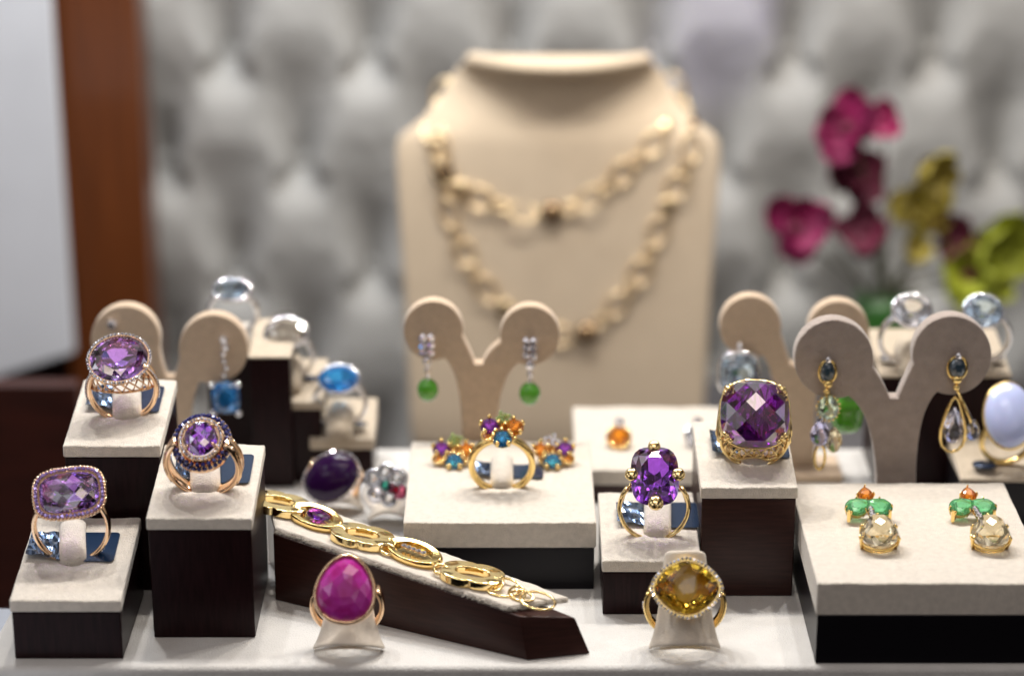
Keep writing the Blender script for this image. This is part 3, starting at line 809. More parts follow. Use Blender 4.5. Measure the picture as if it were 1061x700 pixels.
# J ruby ring
ground = (Vector((0, 0, 0)), Vector((0, 0, 1)))
p = V(361, 655, G(362, 672).y + 0.3)
r = thing('ring', 'rose gold ring with large egg-shaped magenta ruby at front', 'ring', p, place_rot(10, 0, 0))
add(r, 'shank', shank_bm(1.0, 0.075, 0.13, 0.20, 122, 0.0), RGOLD)
M = head(r, 1.86, 54, 0, -0.45) @ Matrix.Rotation(R_(-6), 4, 'Z')
a, b = 0.80, 0.92
add(r, 'stone', gem_bm('egg', a, b, 'rose', 0.36, 0.25, 0.6, 18), RUBY, M, smooth=False)
bm = bmesh.new(); tube(bm, oring('egg', a + .02, b + .02, 0.0, 72), 1.0, 10, True, (0.065, 0.10), up=(0, 0, 1))
for v in bm.verts:
    v.co.z += 0.02 * noise.noise(v.co * 5)
add(r, 'bezel', bm, RGOLD, M)
bm = band_bm('egg', a + .02, b + .02, -0.34, 0.0, 0.86, 1.02, 0.05); add(r, 'cup', bm, RGOLD, M, autos=50)
# K citrine ring
p = V(708, 656, G(709, 672).y + 0.35)
r = thing('ring', 'gold ring with diamond-shaped yellow citrine in a fine pave rim at front', 'ring', p, place_rot(10, 0, 0))
bm = shank_bm(1.08, 0.06, 0.12, 0.14, 118, 0.0)
bm2 = shank_bm(1.13, 0.05, 0.08, 0.08, 112, 0.0); merge(bm, bm2, Matrix.Translation((0, -0.14, -0.02)))
add(r, 'shank', bm, GOLD)
for s in (-1, 1):
    bm = bmesh.new()
    for k in range(14):
        q = R_(45 + k * 3.4) * s; ball(bm, (1.17 * math.sin(q), 0.09, 1.06 - 1.17 * math.cos(q)), 0.04, 1)
    add(r, 'shoulder_stones', bm, DIAM, smooth=False)
M = head(r, 1.93, 48, 0, -0.45)
a, b = 0.93, 0.78
def rcush(kind='diamond'): return kind
add(r, 'stone', gem_bm('diamond', a, b, 'rose', 0.30, 0.62, 0.6, 20), CITR, M, smooth=False)
add(r, 'halo', beads('diamond', a + .06, b + .06, 0.055, 0.04), DIAM, M, smooth=False)
add(r, 'rim', band_bm('diamond', a + .10, b + .10, -0.20, 0.01, 0.96, 1.0, 0.14), GOLD, M, autos=40)
add(r, 'underrim', loop_bm('diamond', a * .9, b * .9, -0.34, 0.05), GOLD, M)

# ================================================================= BRACELET RAMP
def ramp():
    nb = G(284, 621); nb.x = STAND['B'][4] + 1.63
    q = G(284, 621); ne = G(547, 684); fe = G(612, 677)
    zn = V(284, 553, q.y).z
    ln = (ne - q).normalized()
    t = thing('bracelet_ramp', 'long dark wood ramp with cream strip under the gold bracelet', 'display ramp', (q + ne) / 2)
    O = t.location
    pr = Vector((-ln.y, ln.x, 0)); 
    if pr.y < 0: pr = -pr
    wdt = 2.15
    s0 = q + ln * 0.05; f0 = q + pr * wdt - ln * 1.6
    s0b = Vector((s0.x, s0.y + 1.4, 0))
    zt_e = V(539, 642, ne.y + 0.35).z
    # top end corners
    te_n = V(539, 642, ne.y + 0.30); te_f = V(596, 631, fe.y + 0.12)
    te_n.z = te_f.z = (te_n.z + te_f.z) / 2
    bot = [s0, ne, fe, f0 + Vector((0, 0, 0)), s0b]
    zs = zn
    top = [Vector((s0.x, s0.y + .03, zs)), te_n, te_f, Vector((f0.x, f0.y, zs)), Vector((s0b.x, s0b.y, zs))]
    # keep the top planar-ish: height falls linearly along ln
    L = (te_n - top[0]).dot(ln)
    for p_ in top: p_.z = zs + (te_n.z - zs) * max(-0.3, (p_ - top[0]).dot(ln) / L)
    bm = bmesh.new(); hexa(bm, [Vector((p_.x, p_.y, 0.01)) - O for p_ in bot], [p_ - O for p_ in top])
    obj('wedge', bm, LACQ2, t, bevel=0.035)
    up = Vector((0, 0, 1))
    # strip
    slope_v = (te_n - top[0]).normalized(); nrm = slope_v.cross(pr).normalized()
    if nrm.z < 0: nrm = -nrm
    P0 = top[0]
    def on(px, py, h=0.0): return PL(px, py, P0 + nrm * h, nrm)
    a1 = on(527, 633); a2 = on(588, 624)
    poly = [top[0] + pr * 0.10, a1, a2, Vector(top[3]) - pr * 0.05, Vector(top[4])+ pr*0.02]
    bm = bmesh.new()
    # dense strip
    n, m = 90, 20; rows = []
    A0 = P0 + pr * 0.10 ; B0 = P0 + pr * (wdt - 0.08)
    fuzz = random.Random(3)
    for j in range(m + 1):
        row = []
        for i in range(n + 1):
            s = i / n; a_ = A0.lerp(a1, s); b_ = (Vector(top[3]) - pr * .05).lerp(a2, s)
            v = a_.lerp(b_, j / m)
            row.append(bm.verts.new(v + nrm * (0.10 + 0.02 * noise.noise(v * 2)) - O + pr * ((fuzz.random() - .5) * .05 if j in (0, m) else 0)))
        rows.append(row)
    for j in range(m):
        for i in range(n): bm.faces.new((rows[j][i], rows[j][i + 1], rows[j + 1][i + 1], rows[j + 1][i]))
    obj('velvet_strip', bm, VELVET, t, solid=0.16)
    # dark flocked fringe showing below the strip
    bm = bmesh.new()
    def edge(Pa, Pb, out, cnt):
        for k in range(cnt):
            s = fuzz.random(); p_ = Pa.lerp(Pb, s) + nrm * (0.02 + 0.13 * fuzz.random()) - O
            d = (out * (0.05 + 0.10 * fuzz.random()) + nrm * (fuzz.random() - .5) * .06 + slope_v * (fuzz.random() - .5) * .1)
            wv = slope_v * 0.008 if abs(out.dot(slope_v)) < .7 else pr * 0.008
            bm.faces.new(add_pts(bm, [p_ - wv, p_ + wv, p_ + d]))
    edge(A0, a1, -pr, 1500)
    edge(a1, a2, slope_v, 500)
    obj('fringe', bm, VELVET, t, smooth=False)
    return t, P0, nrm, slope_v, pr
RT, RP0, RN, RS, RPR = ramp()
def link_flower(L, Wd, hole_l, hole_w, th):
    """four-lobed rounded link with an oval hole"""
    n = 64; bm = bmesh.new()
    def out(q):
        r_ = 0.88 + 0.19 * abs(math.sin(2 * q)) ** 0.55
        return (L * r_ * math.cos(q), Wd * r_ * math.sin(q))
    rows = []
    for (f, g, z) in ((0, 0, 0.02), (1, 0, 0), (1, 0, th * .9), (0.95, 0, th), (0, 1.06, th), (0, 1, th * .9), (0, 1, 0)):
        row = []
        for k in range(n):
            q = 2 * math.pi * k / n
            x, y = out(q) if f else (hole_l * math.cos(q), hole_w * math.sin(q))
            s = f or g; row.append(bm.verts.new((x * s, y * s, z)))
        rows.append(row)
    rows = rows[1:]
    for i in range(len(rows)):
        A, B = rows[i], rows[(i + 1) % len(rows)]
        for k in range(n): bm.faces.new((A[k], A[(k + 1) % n], B[(k + 1) % n], B[k]))
    return bm
def link_oval(L, Wd, th):
    bm = bmesh.new(); n = 56; rows = []
    for (f, z) in ((0.93, 0), (1, th * .25), (1, th * .75), (0.93, th), (0.66, th * 0.93), (0.64, th * 0.6), (0.64, 0)):
        rows.append([bm.verts.new((*[v * f for v in outline('oval', L, Wd, 2 * math.pi * k / n)], z)) for k in range(n)])
    for i in range(len(rows)):
        A, B = rows[i], rows[(i + 1) % len(rows)]
        for k in range(n): bm.faces.new((A[k], A[(k + 1) % n], B[(k + 1) % n], B[k]))
    return bm
def bracelet():
    def at(px, py, h=0.2): return PL(px, py, RP0 + RN * h, RN)
    o = thing('bracelet', 'gold bracelet of chunky flower and oval links laid along the dark ramp', 'bracelet', at(410, 566))
    X = RS; Yv = RN.cross(X).normalized(); Z = RN
    B = Matrix((X, Yv, Z)).transposed().to_4x4()
    O = Vector(o.location)
    def Mt(px, py, rot=0, h=0.20, tiltx=0):
        return Matrix.Translation(at(px, py + 4, h) - O) @ B @ Matrix.Rotation(R_(rot), 4, 'Z') @ Matrix.Rotation(R_(tiltx), 4, 'X')
    for k, (px, py, kind, rot, tl) in enumerate(((289, 522, 'f', 10, 0), (327, 536, 'g', -4, 12), (375, 556, 'f', 12, 0), (429, 573, 'd', -4, 12), (489, 596, 'f', 14, 0))):
        M = Mt(px, py, rot, 0.20, tl)
        if kind == 'f':
            add(o, 'flower_link', link_flower(0.95, 0.60, 0.50, 0.27, 0.26), PGOLD, M, autos=35, bevel=0.03)
        else:
            add(o, 'oval_link', link_oval(0.95, 0.50, 0.28), GOLD, M, autos=40, bevel=0.02)
            bm = bmesh.new(); prism(bm, oring('oval', 0.60, 0.32, 0, 32), 0.12, 0.24)
            add(o, 'plate', bm, PGOLD, M, autos=35)
            if kind == 'g': add(o, 'stone', gem_bm('oval', 0.40, 0.22, 'brilliant', 0.6, 0.6, .6, 14), AMETH, M @ Matrix.Translation((0.12, 0, 0.30)), smooth=False)
            else:
                bm = bmesh.new()
                for i in range(-2, 3): ball(bm, (i * 0.17, 0.0, 0.28), 0.10, 1)
                add(o, 'diamonds', bm, DIAM, M, smooth=False)
    for (px, py, rot, tl, rl) in ((351, 547, 0, 30, .2), (402, 566, 0, 40, .2), (457, 587, 0, 30, .2), (306, 528, 0, 30, .2)):
        M = Mt(px, py, rot, 0.30, tl)
        add(o, 'jump_ring', loop_bm('oval', rl, rl * .8, 0.08, 0.05, n=28), PGOLD, M)
    for (px, py, rot, tl, rx, ry) in ((512, 602, 0, 25, .26, .22), (521, 605, 25, 10, .52, .42), (536, 611, 0, 55, .25, .22), (541, 614, 5, 15, .34, .20), (557, 619, 0, 8, .52, .40)):
        M = Mt(px, py, rot, 0.24 if tl < 20 else 0.3, tl)
        add(o, 'chain_ring', loop_bm('oval', rx, ry, 0.04, 0.042, n=36), PGOLD, M)
bracelet()

# ================================================================= G earrings (trefoil with champagne drop)
def trefoil(px, py, lab, yaw, dx):
    p = G(px, py, ZG)
    o = thing('earring', lab, 'earring', p + Vector((0, 0, .03)), (0, 0, R_(yaw)), 'green and gold drop earrings')
    Mz = Matrix.Rotation(R_(26), 4, 'X')
    for s in (-1, 1):
        L = Matrix.Translation((s * 0.35, 1.75, 0.42)) @ Mz @ Matrix.Rotation(R_(s * 62), 4, 'Z')
        add(o, 'green_stone', gem_bm('pear', .33, .41, 'brilliant', 0.4, 0.8, .55, 14), EMER, L, smooth=False)
        add(o, 'collet', band_bm('pear', .31, .39, -0.24, -0.02, .8, 1.0, .04, 32), GOLD, L, autos=50)
        for q in (20, 160, 250, 300):
            bm = bmesh.new(); x, y = outline('pear', .31, .39, R_(q)); tube(bm, [(x * .8, y * .8, -.30), (x * 1.04, y * 1.04, 0), (x * .92, y * .92, .10)], .03, 6)
            add(o, 'claw', bm, GOLD, L)
        bm = bmesh.new(); box(bm, s * 0.60 - .05, s * 0.60 + .05, 1.5, 1.65, 0.02, 0.40); add(o, 'strut', bm, GOLD, bevel=0.02)
    L = Matrix.Translation((0, 2.45, 0.50)) @ Mz
    add(o, 'orange_stone', gem_bm('pear', .24, .26, 'brilliant', 0.5, 0.9, .5, 12), CITRO, L, smooth=False)
    bm = band_bm('pear', .25, .27, -0.26, -0.02, .7, 1.0, .04, 32)
    for q in (0, 90, 180, 270):
        x, y = outline('pear', .25, .27, R_(q)); tube(bm, [(x * .7, y * .7, -.30), (x * 1.04, y * 1.04, 0), (x * .9, y * .9, .10)], .03, 6)
    add(o, 'crown_setting', bm, GOLD, L)
    bm = bmesh.new()
    for k in range(5): ball(bm, (0.04 + (dx - .04) * .8 * k / 4, 1.62 - .19 * k, 0.42 - .01 * k), 0.10, 1)
    add(o, 'diamond_bar', bm, DIAM, smooth=False)
    bm = bmesh.new(); tube(bm, [(0, 1.9, .30), (dx, .50, .28)], .06, 8); add(o, 'bar', bm, GOLD)
    L = Matrix.Translation((dx, -0.25, 0.50)) @ Mz
    a, b = 0.57, 0.58
    add(o, 'drop_stone', gem_bm('pear', a, b, 'checker', 0.55, 0.75, .55, 18), CHAMP, L, smooth=False)
    for z, s in ((-.20, .96), (-.42, .86)):
        bm = bmesh.new(); tube(bm, oring('pear', a * s, b * s, z, 48), 1.0, 8, True, (.035, .06), up=(0, 0, 1)); add(o, 'cage_ring', bm, GOLD, L)
    for q in (205, 335, 90, 20, 160):
        bm = bmesh.new(); x, y = outline('pear', a, b, R_(q))
        tube(bm, [(x * .92, y * .92, -.52), (x * 1.02, y * 1.02, -.2), (x * 1.05, y * 1.05, 0), (x * .95, y * .95, .08)], [.05, .05, .05, .04], 8)
        add(o, 'claw', bm, GOLD, L)
trefoil(908, 565, 'green and champagne drop earring on the left of the large cream block', 0, .03)
trefoil(1018, 565, 'green and champagne drop earring on the right of the large cream block', 0, .16)

# ================================================================= Y EARRING STANDS
def y_stand(label, Y, lc, rc, lr, notch, stem, py_bot, m, th=0.5, lean=0):
    """lc, rc lobe centres px; lr radius px; notch px; stem (x0,x1) px"""
    def P(px, py): v = V(px, py, Y); return (v.x, v.z)
    pts = []
    r1 = lr
    sx0, sx1 = stem
    # start bottom-left of stem, counterclockwise seen from the front
    pts.append((sx1 + 3, py_bot)); 
    def bez(p0, p1, p2, n=10): return [((1 - t) ** 2 * p0[0] + 2 * t * (1 - t) * p1[0] + t * t * p2[0], (1 - t) ** 2 * p0[1] + 2 * t * (1 - t) * p1[1] + t * t * p2[1]) for t in [i / n for i in range(n + 1)]]
    # right lobe: from angle pointing down-left around to notch
    ra = [(rc[0] + r1 * math.cos(R_(q)), rc[1] - r1 * math.sin(R_(q))) for q in range(-112, 193, 8)]
    la = [(lc[0] + r1 * math.cos(R_(q)), lc[1] - r1 * math.sin(R_(q))) for q in range(-12, 293, 8)]
    pts = bez((sx1 + 2, py_bot), (sx1 - 1, rc[1] + r1 * 1.5), ra[0]) + ra[1:] + bez(ra[-1], (notch[0] + r1 * .28, notch[1] - r1 * .45), (notch[0] + 4, notch[1]), 6)[1:] \
        + [(notch[0] - 4, notch[1])] + bez((notch[0] - 4, notch[1]), (notch[0] - r1 * .28, notch[1] - r1 * .45), la[0], 6)[1:] + la[1:] \
        + bez(la[-1], (sx0 + 1, lc[1] + r1 * 1.5), (sx0 - 2, py_bot))[1:]
    W = [P(*p) for p in pts]
    cx = sum(p[0] for p in W[:1] + W[-1:]) / 2
    o = thing('earring_stand', label, 'earring stand', (cx, Y, 0), None, 'forked suede earring stands')
    bm = bmesh.new()
    f = [bm.verts.new((x - cx, -th / 2, z)) for x, z in W]; k = [bm.verts.new((x - cx, th / 2, z)) for x, z in W]
    A_ = bm.faces.new(f); B_ = bm.faces.new(k[::-1]); n = len(W)
    for i in range(n): bm.faces.new((f[i], k[i], k[(i + 1) % n], f[(i + 1) % n]))
    bmesh.ops.recalc_face_normals(bm, faces=bm.faces)
    bmesh.ops.bevel(bm, geom=list(A_.edges) + list(B_.edges), offset=0.07, segments=3, profile=0.5, affect='EDGES', clamp_overlap=True)
    bmesh.ops.remove_doubles(bm, verts=bm.verts, dist=0.002)
    bmesh.ops.triangulate(bm, faces=[x for x in bm.faces if len(x.verts) > 6], ngon_method='EAR_CLIP')
    obj('forked_board', bm, m, o, autos=25)
    zb = W[0][1]
    if zb > 0.1:
        bm = bmesh.new(); w_ = (W[0][0] - W[-1][0]); box(bm, -w_ / 2, w_ / 2, -th / 2 + .02, th / 2 - .02, 0.3, zb + .02); obj('stem', bm, m, o)
    bm = bmesh.new(); box(bm, -1.5, 1.5, -0.9, 0.9, 0.01, 0.35); obj('foot', bm, m, o, bevel=0.1)
    return o
YN = G(530, 520).y + 0.0
def GY(py): return G(530, py).y
Y1 = Gb[2] + Gb[3] + 1.3     # just behind the right block
y_stand('large sharp grey-brown forked stand with two long drop earrings at right', Y1, (863, 369), (985, 365), 41, (925, 409), (909, 946), 520, SUEDE2, 0.55)
YM = GY(515)
y_stand('blurred tan forked stand with green drop earrings in front of the bust', YM, (449, 340), (549, 345), 31, (496, 374), (480, 513), 470, SUEDE, 0.5)
YL = GY(500)
y_stand('blurred tan forked stand with a blue drop earring behind the left ring stands', YL, (131, 350), (222, 359), 36, (177, 388), (162, 196), 480, SUEDE, 0.5)
YR = GY(490)
y_stand('blurred tan forked stand between the bust and the large forked stand', YR, (777, 336), (868, 341), 32, (823, 375), (806, 842), 480, SUEDE, 0.5)

# earrings hanging on the stands
def hang(label, Y, px, py, group=None):
    return thing('earring', label, 'earring', V(px, py, Y) + Vector((0, -0.42, 0)), None, group)
UP = Matrix.Rotation(R_(90), 4, 'X')   # gem normal towards viewer
# near right stand, left earring
Yh = Y1
o = hang('drop earring of green, violet and gold stones on left lobe of near forked stand', Yh, 856, 372)
s = 1 / 33.0
add(o, 'top_stone', gem_bm('oval', .24, .36, 'rose', 0.6, 0.3, .6, 14), SMOKE, Matrix.Translation((0, 0, -0.25)) @ UP, smooth=False)
bm = loop_bm('oval', .25, .37, 0, .05); add(o, 'bezel', bm, GOLD, Matrix.Translation((0, 0, -0.25)) @ UP)
bm = bmesh.new(); ball(bm, (0, -.05, .15), .11, 1); add(o, 'top_diamond', bm, DIAM, smooth=False)
bm = bmesh.new(); ball(bm, (0.03, -.05, -.62), .15, 2); ball(bm, (0, -.05, -.86), .10, 2); tube(bm, [(0, -.02, -.8), (0.05, -.02, -1.3)], .04); add(o, 'gold_bead', bm, GOLD)
add(o, 'green_drop', gem_bm('pear', .34, .42, 'rose', .5, .5, .6, 14), gem('pale_green_quartz', (.72, .9, .74)), Matrix.Translation((0.08, 0, -1.45)) @ UP, smooth=False)
add(o, 'violet_drop', gem_bm('pear', .30, .46, 'rose', .5, .5, .6, 14), gem('violet_quartz', (.66, .66, .98)), Matrix.Translation((-0.16, -.12, -2.25)) @ UP, smooth=False)
add(o, 'champagne_drop', gem_bm('pear', .26, .44, 'rose', .5, .5, .6, 14), CHAMP, Matrix.Translation((0.30, 0.02, -2.55)) @ UP, smooth=False)
bm = loop_bm('oval', .16, .40, 0, .045); add(o, 'gold_hoop', bm, GOLD, Matrix.Translation((-0.12, -.05, -3.05)) @ UP)
bm = beads('oval', .35, .42, .05, 0, .14); add(o, 'drop_rim', bm, GOLD, Matrix.Translation((0.08, .02, -1.45)) @ UP, smooth=False)
# right earring
o = hang('drop earring with gold loop round violet stone, right lobe of near forked stand', Yh, 990, 368)
add(o, 'top_stone', gem_bm('oval', .27, .36, 'rose', 0.6, 0.3, .6, 14), SMOKE, Matrix.Translation((0, 0, -0.25)) @ UP, smooth=False)
add(o, 'bezel', loop_bm('oval', .28, .37, 0, .05), GOLD, Matrix.Translation((0, 0, -0.25)) @ UP)
bm = bmesh.new(); ball(bm, (0, -.05, .15), .12, 1); add(o, 'top_diamond', bm, DIAM, smooth=False)
bm = bmesh.new(); ball(bm, (0, -.05, -.60), .16, 2); ball(bm, (0, -.05, -.86), .11, 2); add(o, 'gold_bead', bm, GOLD)
bm = bmesh.new(); pts = [(0, 0, -1.0), (-.22, 0, -1.6), (-.42, 0, -2.3), (-.36, 0, -2.85), (0, 0, -3.1), (.36, 0, -2.85), (.42, 0, -2.3), (.22, 0, -1.6)]
tube(bm, pts, .06, 8, True); add(o, 'gold_loop', bm, GOLD, sub=1)
bm = bmesh.new(); tube(bm, [(.05, 0.03, -1.0), (.5, .05, -1.9), (.62, .05, -2.4)], .05); add(o, 'side_bar', bm, GOLD)
add(o, 'violet_drop', gem_bm('pear', .32, .60, 'rose', .5, .5, .6, 14), gem('grey_violet_quartz', (.70, .72, .92)), Matrix.Translation((0, -.02, -2.2)) @ UP, smooth=False)
add(o, 'side_drop', gem_bm('pear', .22, .36, 'rose', .5, .5, .6, 14), gem('slate_quartz', (.5, .55, .8)), Matrix.Translation((.62, .04, -2.35)) @ UP, smooth=False)
# middle stand green earrings
for px, py, side in ((443, 350, 'left'), (549, 354, 'right')):
    o = hang('white gold earring with bright green drop on the %s lobe of the middle forked stand' % side, YM, px, py, 'green drop earrings')
    bm = bmesh.new()
    for zz in (.16, -.08, -.32):
        for xx in (-.12, .12): ball(bm, (xx, 0, zz), .15, 1)
    add(o, 'diamond_stud', bm, DIAM, smooth=False)
    bm = bmesh.new(); ball(bm, (0, -.02, -.62), .16, 2); tube(bm, [(0, 0, -.5), (0, 0, -1.4)], .05); ball(bm, (0, 0, -.95), .12, 1); add(o, 'link', bm, DIAM, smooth=False)
    add(o, 'green_drop', cab_bm('oval', .34, .40, .3), JADE, Matrix.Translation((0, 0.05, -1.62)) @ UP, autos=60)
# left back blue earring
o = hang('white gold earring with square blue topaz drop on the back left forked stand', YL, 233, 352)
bm = bmesh.new()
for k in range(6): ball(bm, (.05 * math.sin(k * 2), 0, .15 - k * .24), .15 if k < 2 else .11, 1)
add(o, 'diamond_chain', bm, DIAM, smooth=False)
L = Matrix.Translation((0, 0, -1.85)) @ UP
add(o, 'topaz', gem_bm('cushion', .46, .55, 'brilliant', .35, .6, .55, 14), TOPAZ, L, smooth=False)
for sx in (-1, 1):
    for sz in (-1, 1):
        bm = bmesh.new(); ball(bm, (sx * .42, -.1, -1.85 + sz * .5), .13, 2); add(o, 'claw', bm, SILV)
o = hang('small lilac crystal stud on the left lobe of the back left forked stand', YL, 118, 332)
bm = bmesh.new(); ball(bm, (0, 0, 0), .2, 1); add(o, 'stone', bm, DIAM, smooth=False)
# right back smoky earring
o = hang('pale grey-blue crystal drop earring between the bust and the huge purple ring', YR, 765, 360)
L = Matrix.Translation((0, 0, -.75)) @ UP
add(o, 'crystal', gem_bm('cushion', .62, .70, 'brilliant', .35, .6, .55, 14), ICE, L, smooth=False)
add(o, 'frame', loop_bm('cushion', .64, .72, 0, .07), SILV, L)
bm = bmesh.new(); tube(bm, [(0, 0, 0.35), (0, 0, -.1)], .06); ball(bm, (0, 0, .2), .12, 1); add(o, 'hook', bm, SILV)

# ================================================================= BUST + NECKLACE
YB = GY(468) + 14.5
KB = (YB + 65) / (GY(468) + 65)
ZB = -6.28
def bust():
    cx = V(578, 300, YB).x
    o = thing('necklace_bust', 'blurred cream linen necklace bust in the centre background', 'necklace bust', (cx, YB, ZB))
    prof = [  # z, yoff, half width, side curve
        (0.02, 0.0, 5.02, 0.15), (3, 0.22, 5.08, 0.2), (6, 0.45, 5.2, 0.3), (9, 0.7, 5.38, 0.4), (10.4, 0.85, 5.45, 0.5), (10.8, 0.9, 5.32, 0.55), (11.0, 0.95, 4.9, 0.6),
        (11.3, 1.0, 4.45, 0.7), (11.7, 1.1, 4.1, 0.9), (12.2, 1.2, 3.75, 1.1), (12.7, 1.15, 3.45, 1.3), (13.0, 0.9, 3.25, 1.4), (13.15, 0.62, 3.12, 1.45), (13.22, 0.35, 3.08, 1.45), (13.34, 0.25, 3.05, 1.45), (13.40, 0.28, 3.03, 1.45)]
    prof = [(z * KB + (32 - 32 * KB - ZB if z > .1 else 0), y * KB, hw * KB, c * KB) for z, y, hw, c in prof]
    nu = 40; bm = bmesh.new(); rows = []
    for z, y, hw, c in prof:
        rows.append([bm.verts.new((hw * (u := -1 + 2 * i / nu), y + c * abs(u) ** 2.2, z)) for i in range(nu + 1)])
    # flat top ledge going back
    z, y, hw, c = prof[-1]
    for dy in (0.8, 1.6):
        rows.append([bm.verts.new((hw * (1 - .05 * dy) * (-1 + 2 * i / nu), max(y + dy, y + c * abs(-1 + 2 * i / nu) ** 2.2 + .1 * dy), z + 0.03)) for i in range(nu + 1)])
    for A, B in zip(rows, rows[1:]):
        for i in range(nu): bm.faces.new((A[i], A[i + 1], B[i + 1], B[i]))
    f = obj('torso', bm, BUSTM, o, solid=0.35, sub=1)
    bm = bmesh.new(); hexa(bm, [(-1.5, .3, .02), (1.5, .3, .02), (1.5, 3.0, .02), (-1.5, 3.0, .02)], [(-1.2, 1.1, 9), (1.2, 1.1, 9), (1.2, 1.4, 9), (-1.2, 1.4, 9)])
    obj('easel_back', bm, BUSTM, o, bevel=.1)
    return o, prof, cx
BO, BPROF, BCX = bust()
def bust_y(z, x=0):
    z = z - ZB
    for (z0, y0, h0, c0), (z1, y1, h1, c1) in zip(BPROF, BPROF[1:]):
        if z0 <= z <= z1:
            t = (z - z0) / (z1 - z0); h = h0 + (h1 - h0) * t; c = c0 + (c1 - c0) * t
            return YB + y0 + (y1 - y0) * t + c * min(1, abs(x - BCX) / h) ** 2.2
    return YB + 1
def catmull(P, n):
    out = []
    Q = [P[0]] + P + [P[-1]]
    for i in range(1, len(Q) - 2):
        for k in range(n):
            t = k / n; a, b, c, d = Q[i - 1], Q[i], Q[i + 1], Q[i + 2]
            out.append(tuple(0.5 * (2 * b[j] + (c[j] - a[j]) * t + (2 * a[j] - 5 * b[j] + 4 * c[j] - d[j]) * t * t + (3 * b[j] - a[j] - 3 * c[j] + d[j]) * t ** 3) for j in (0, 1)))
    out.append(P[-1]); return out
def necklace():
    s1 = [(466, 84), (450, 118), (455, 160), (470, 190), (500, 207), (545, 220), (590, 216), (625, 196), (655, 170), (685, 140), (708, 108), (696, 84)]
    s2 = [(472, 86), (455, 130), (458, 175), (464, 215), (480, 260), (500, 295), (530, 325), (570, 345), (605, 345), (635, 320), (662, 285), (680, 245), (695, 205), (714, 165), (712, 125), (700, 90)]
    p = V(580, 220, YB)
    o = thing('necklace', 'two-strand gold link necklace draped over the linen bust', 'necklace', (p.x, YB - .3, p.z))
    O = Vector(o.location)
    rnd = random.Random(11)
    protos = {}
    def get(kind):
        if kind in protos:
            c = protos[kind].copy(); C.objects.link(c); c.parent = o; return c
        bm = bmesh.new()
        if kind == 'big': tube(bm, oring('oval', .50, .34, 0, 32), 1.0, 8, True, (.05, .05), up=(0, 0, 1)); m, nm = NGOLD, 'oval_link'
        elif kind == 'rose': tube(bm, oring('cushion', .40, .36, 0, 28), 1.0, 8, True, (.055, .05), up=(0, 0, 1)); m, nm = NGOLD, 'square_link'
        elif kind == 'disc': lathe(bm, [(.1, -.05), (.30, -.04), (.32, 0), (.30, .05), (.1, .07)], 20); m, nm = NGOLD, 'disc'
        elif kind == 'dark': lathe(bm, [(.1, -.06), (.36, -.04), (.40, 0), (.3, .08), (.08, .12)], 6); m, nm = MATS.get('bronze') or mat('bronze', (.16, .10, .05), .25, .8), 'bronze_disc'
        else: tube(bm, oring('oval', .26, .18, 0, 20), .055, 8, True, up=(0, 0, 1)); m, nm = NGOLD, 'small_ring'
        protos[kind] = obj(nm, bm, m, o); return protos[kind]
    seqs = ['big', 'small', 'rose', 'small', 'big', 'disc', 'rose', 'small', 'big', 'dark', 'small']
    for S, off in ((s1, 0), (s2, 5)):
        P = catmull(S, 14); pts = []
        for px, py in P:
            v = V(px, py, YB + .5); y = bust_y(v.z, v.x); v = V(px, py, y - .32); pts.append(v)
        d = 0; k = off; nxt = 0.0; i = 0
        size = {'big': .52, 'rose': .42, 'disc': .28, 'dark': .34, 'small': .2}
        kind = seqs[k % len(seqs)]; nxt = size[kind]
        for i in range(1, len(pts)):
            seg = (pts[i] - pts[i - 1]).length
            d += seg
            if d >= nxt:
                t = (pts[i] - pts[i - 1]).normalized()
                L = get(kind)
                nr = Vector((0, -1, 0.25 + rnd.uniform(-.25, .5))) + Vector((rnd.uniform(-.4, .4), 0, 0)); nr = (nr - t * nr.dot(t)).normalized()
                yv = nr.cross(t).normalized()
                L.matrix_local = Matrix.Translation(pts[i] - O) @ Matrix((t, yv, nr)).transposed().to_4x4() @ Matrix.Scale(KB * 0.98, 4)
                k += 1; nk = seqs[k % len(seqs)]
                nxt = d + (size[kind] + size[nk]) * KB; kind = nk
necklace()

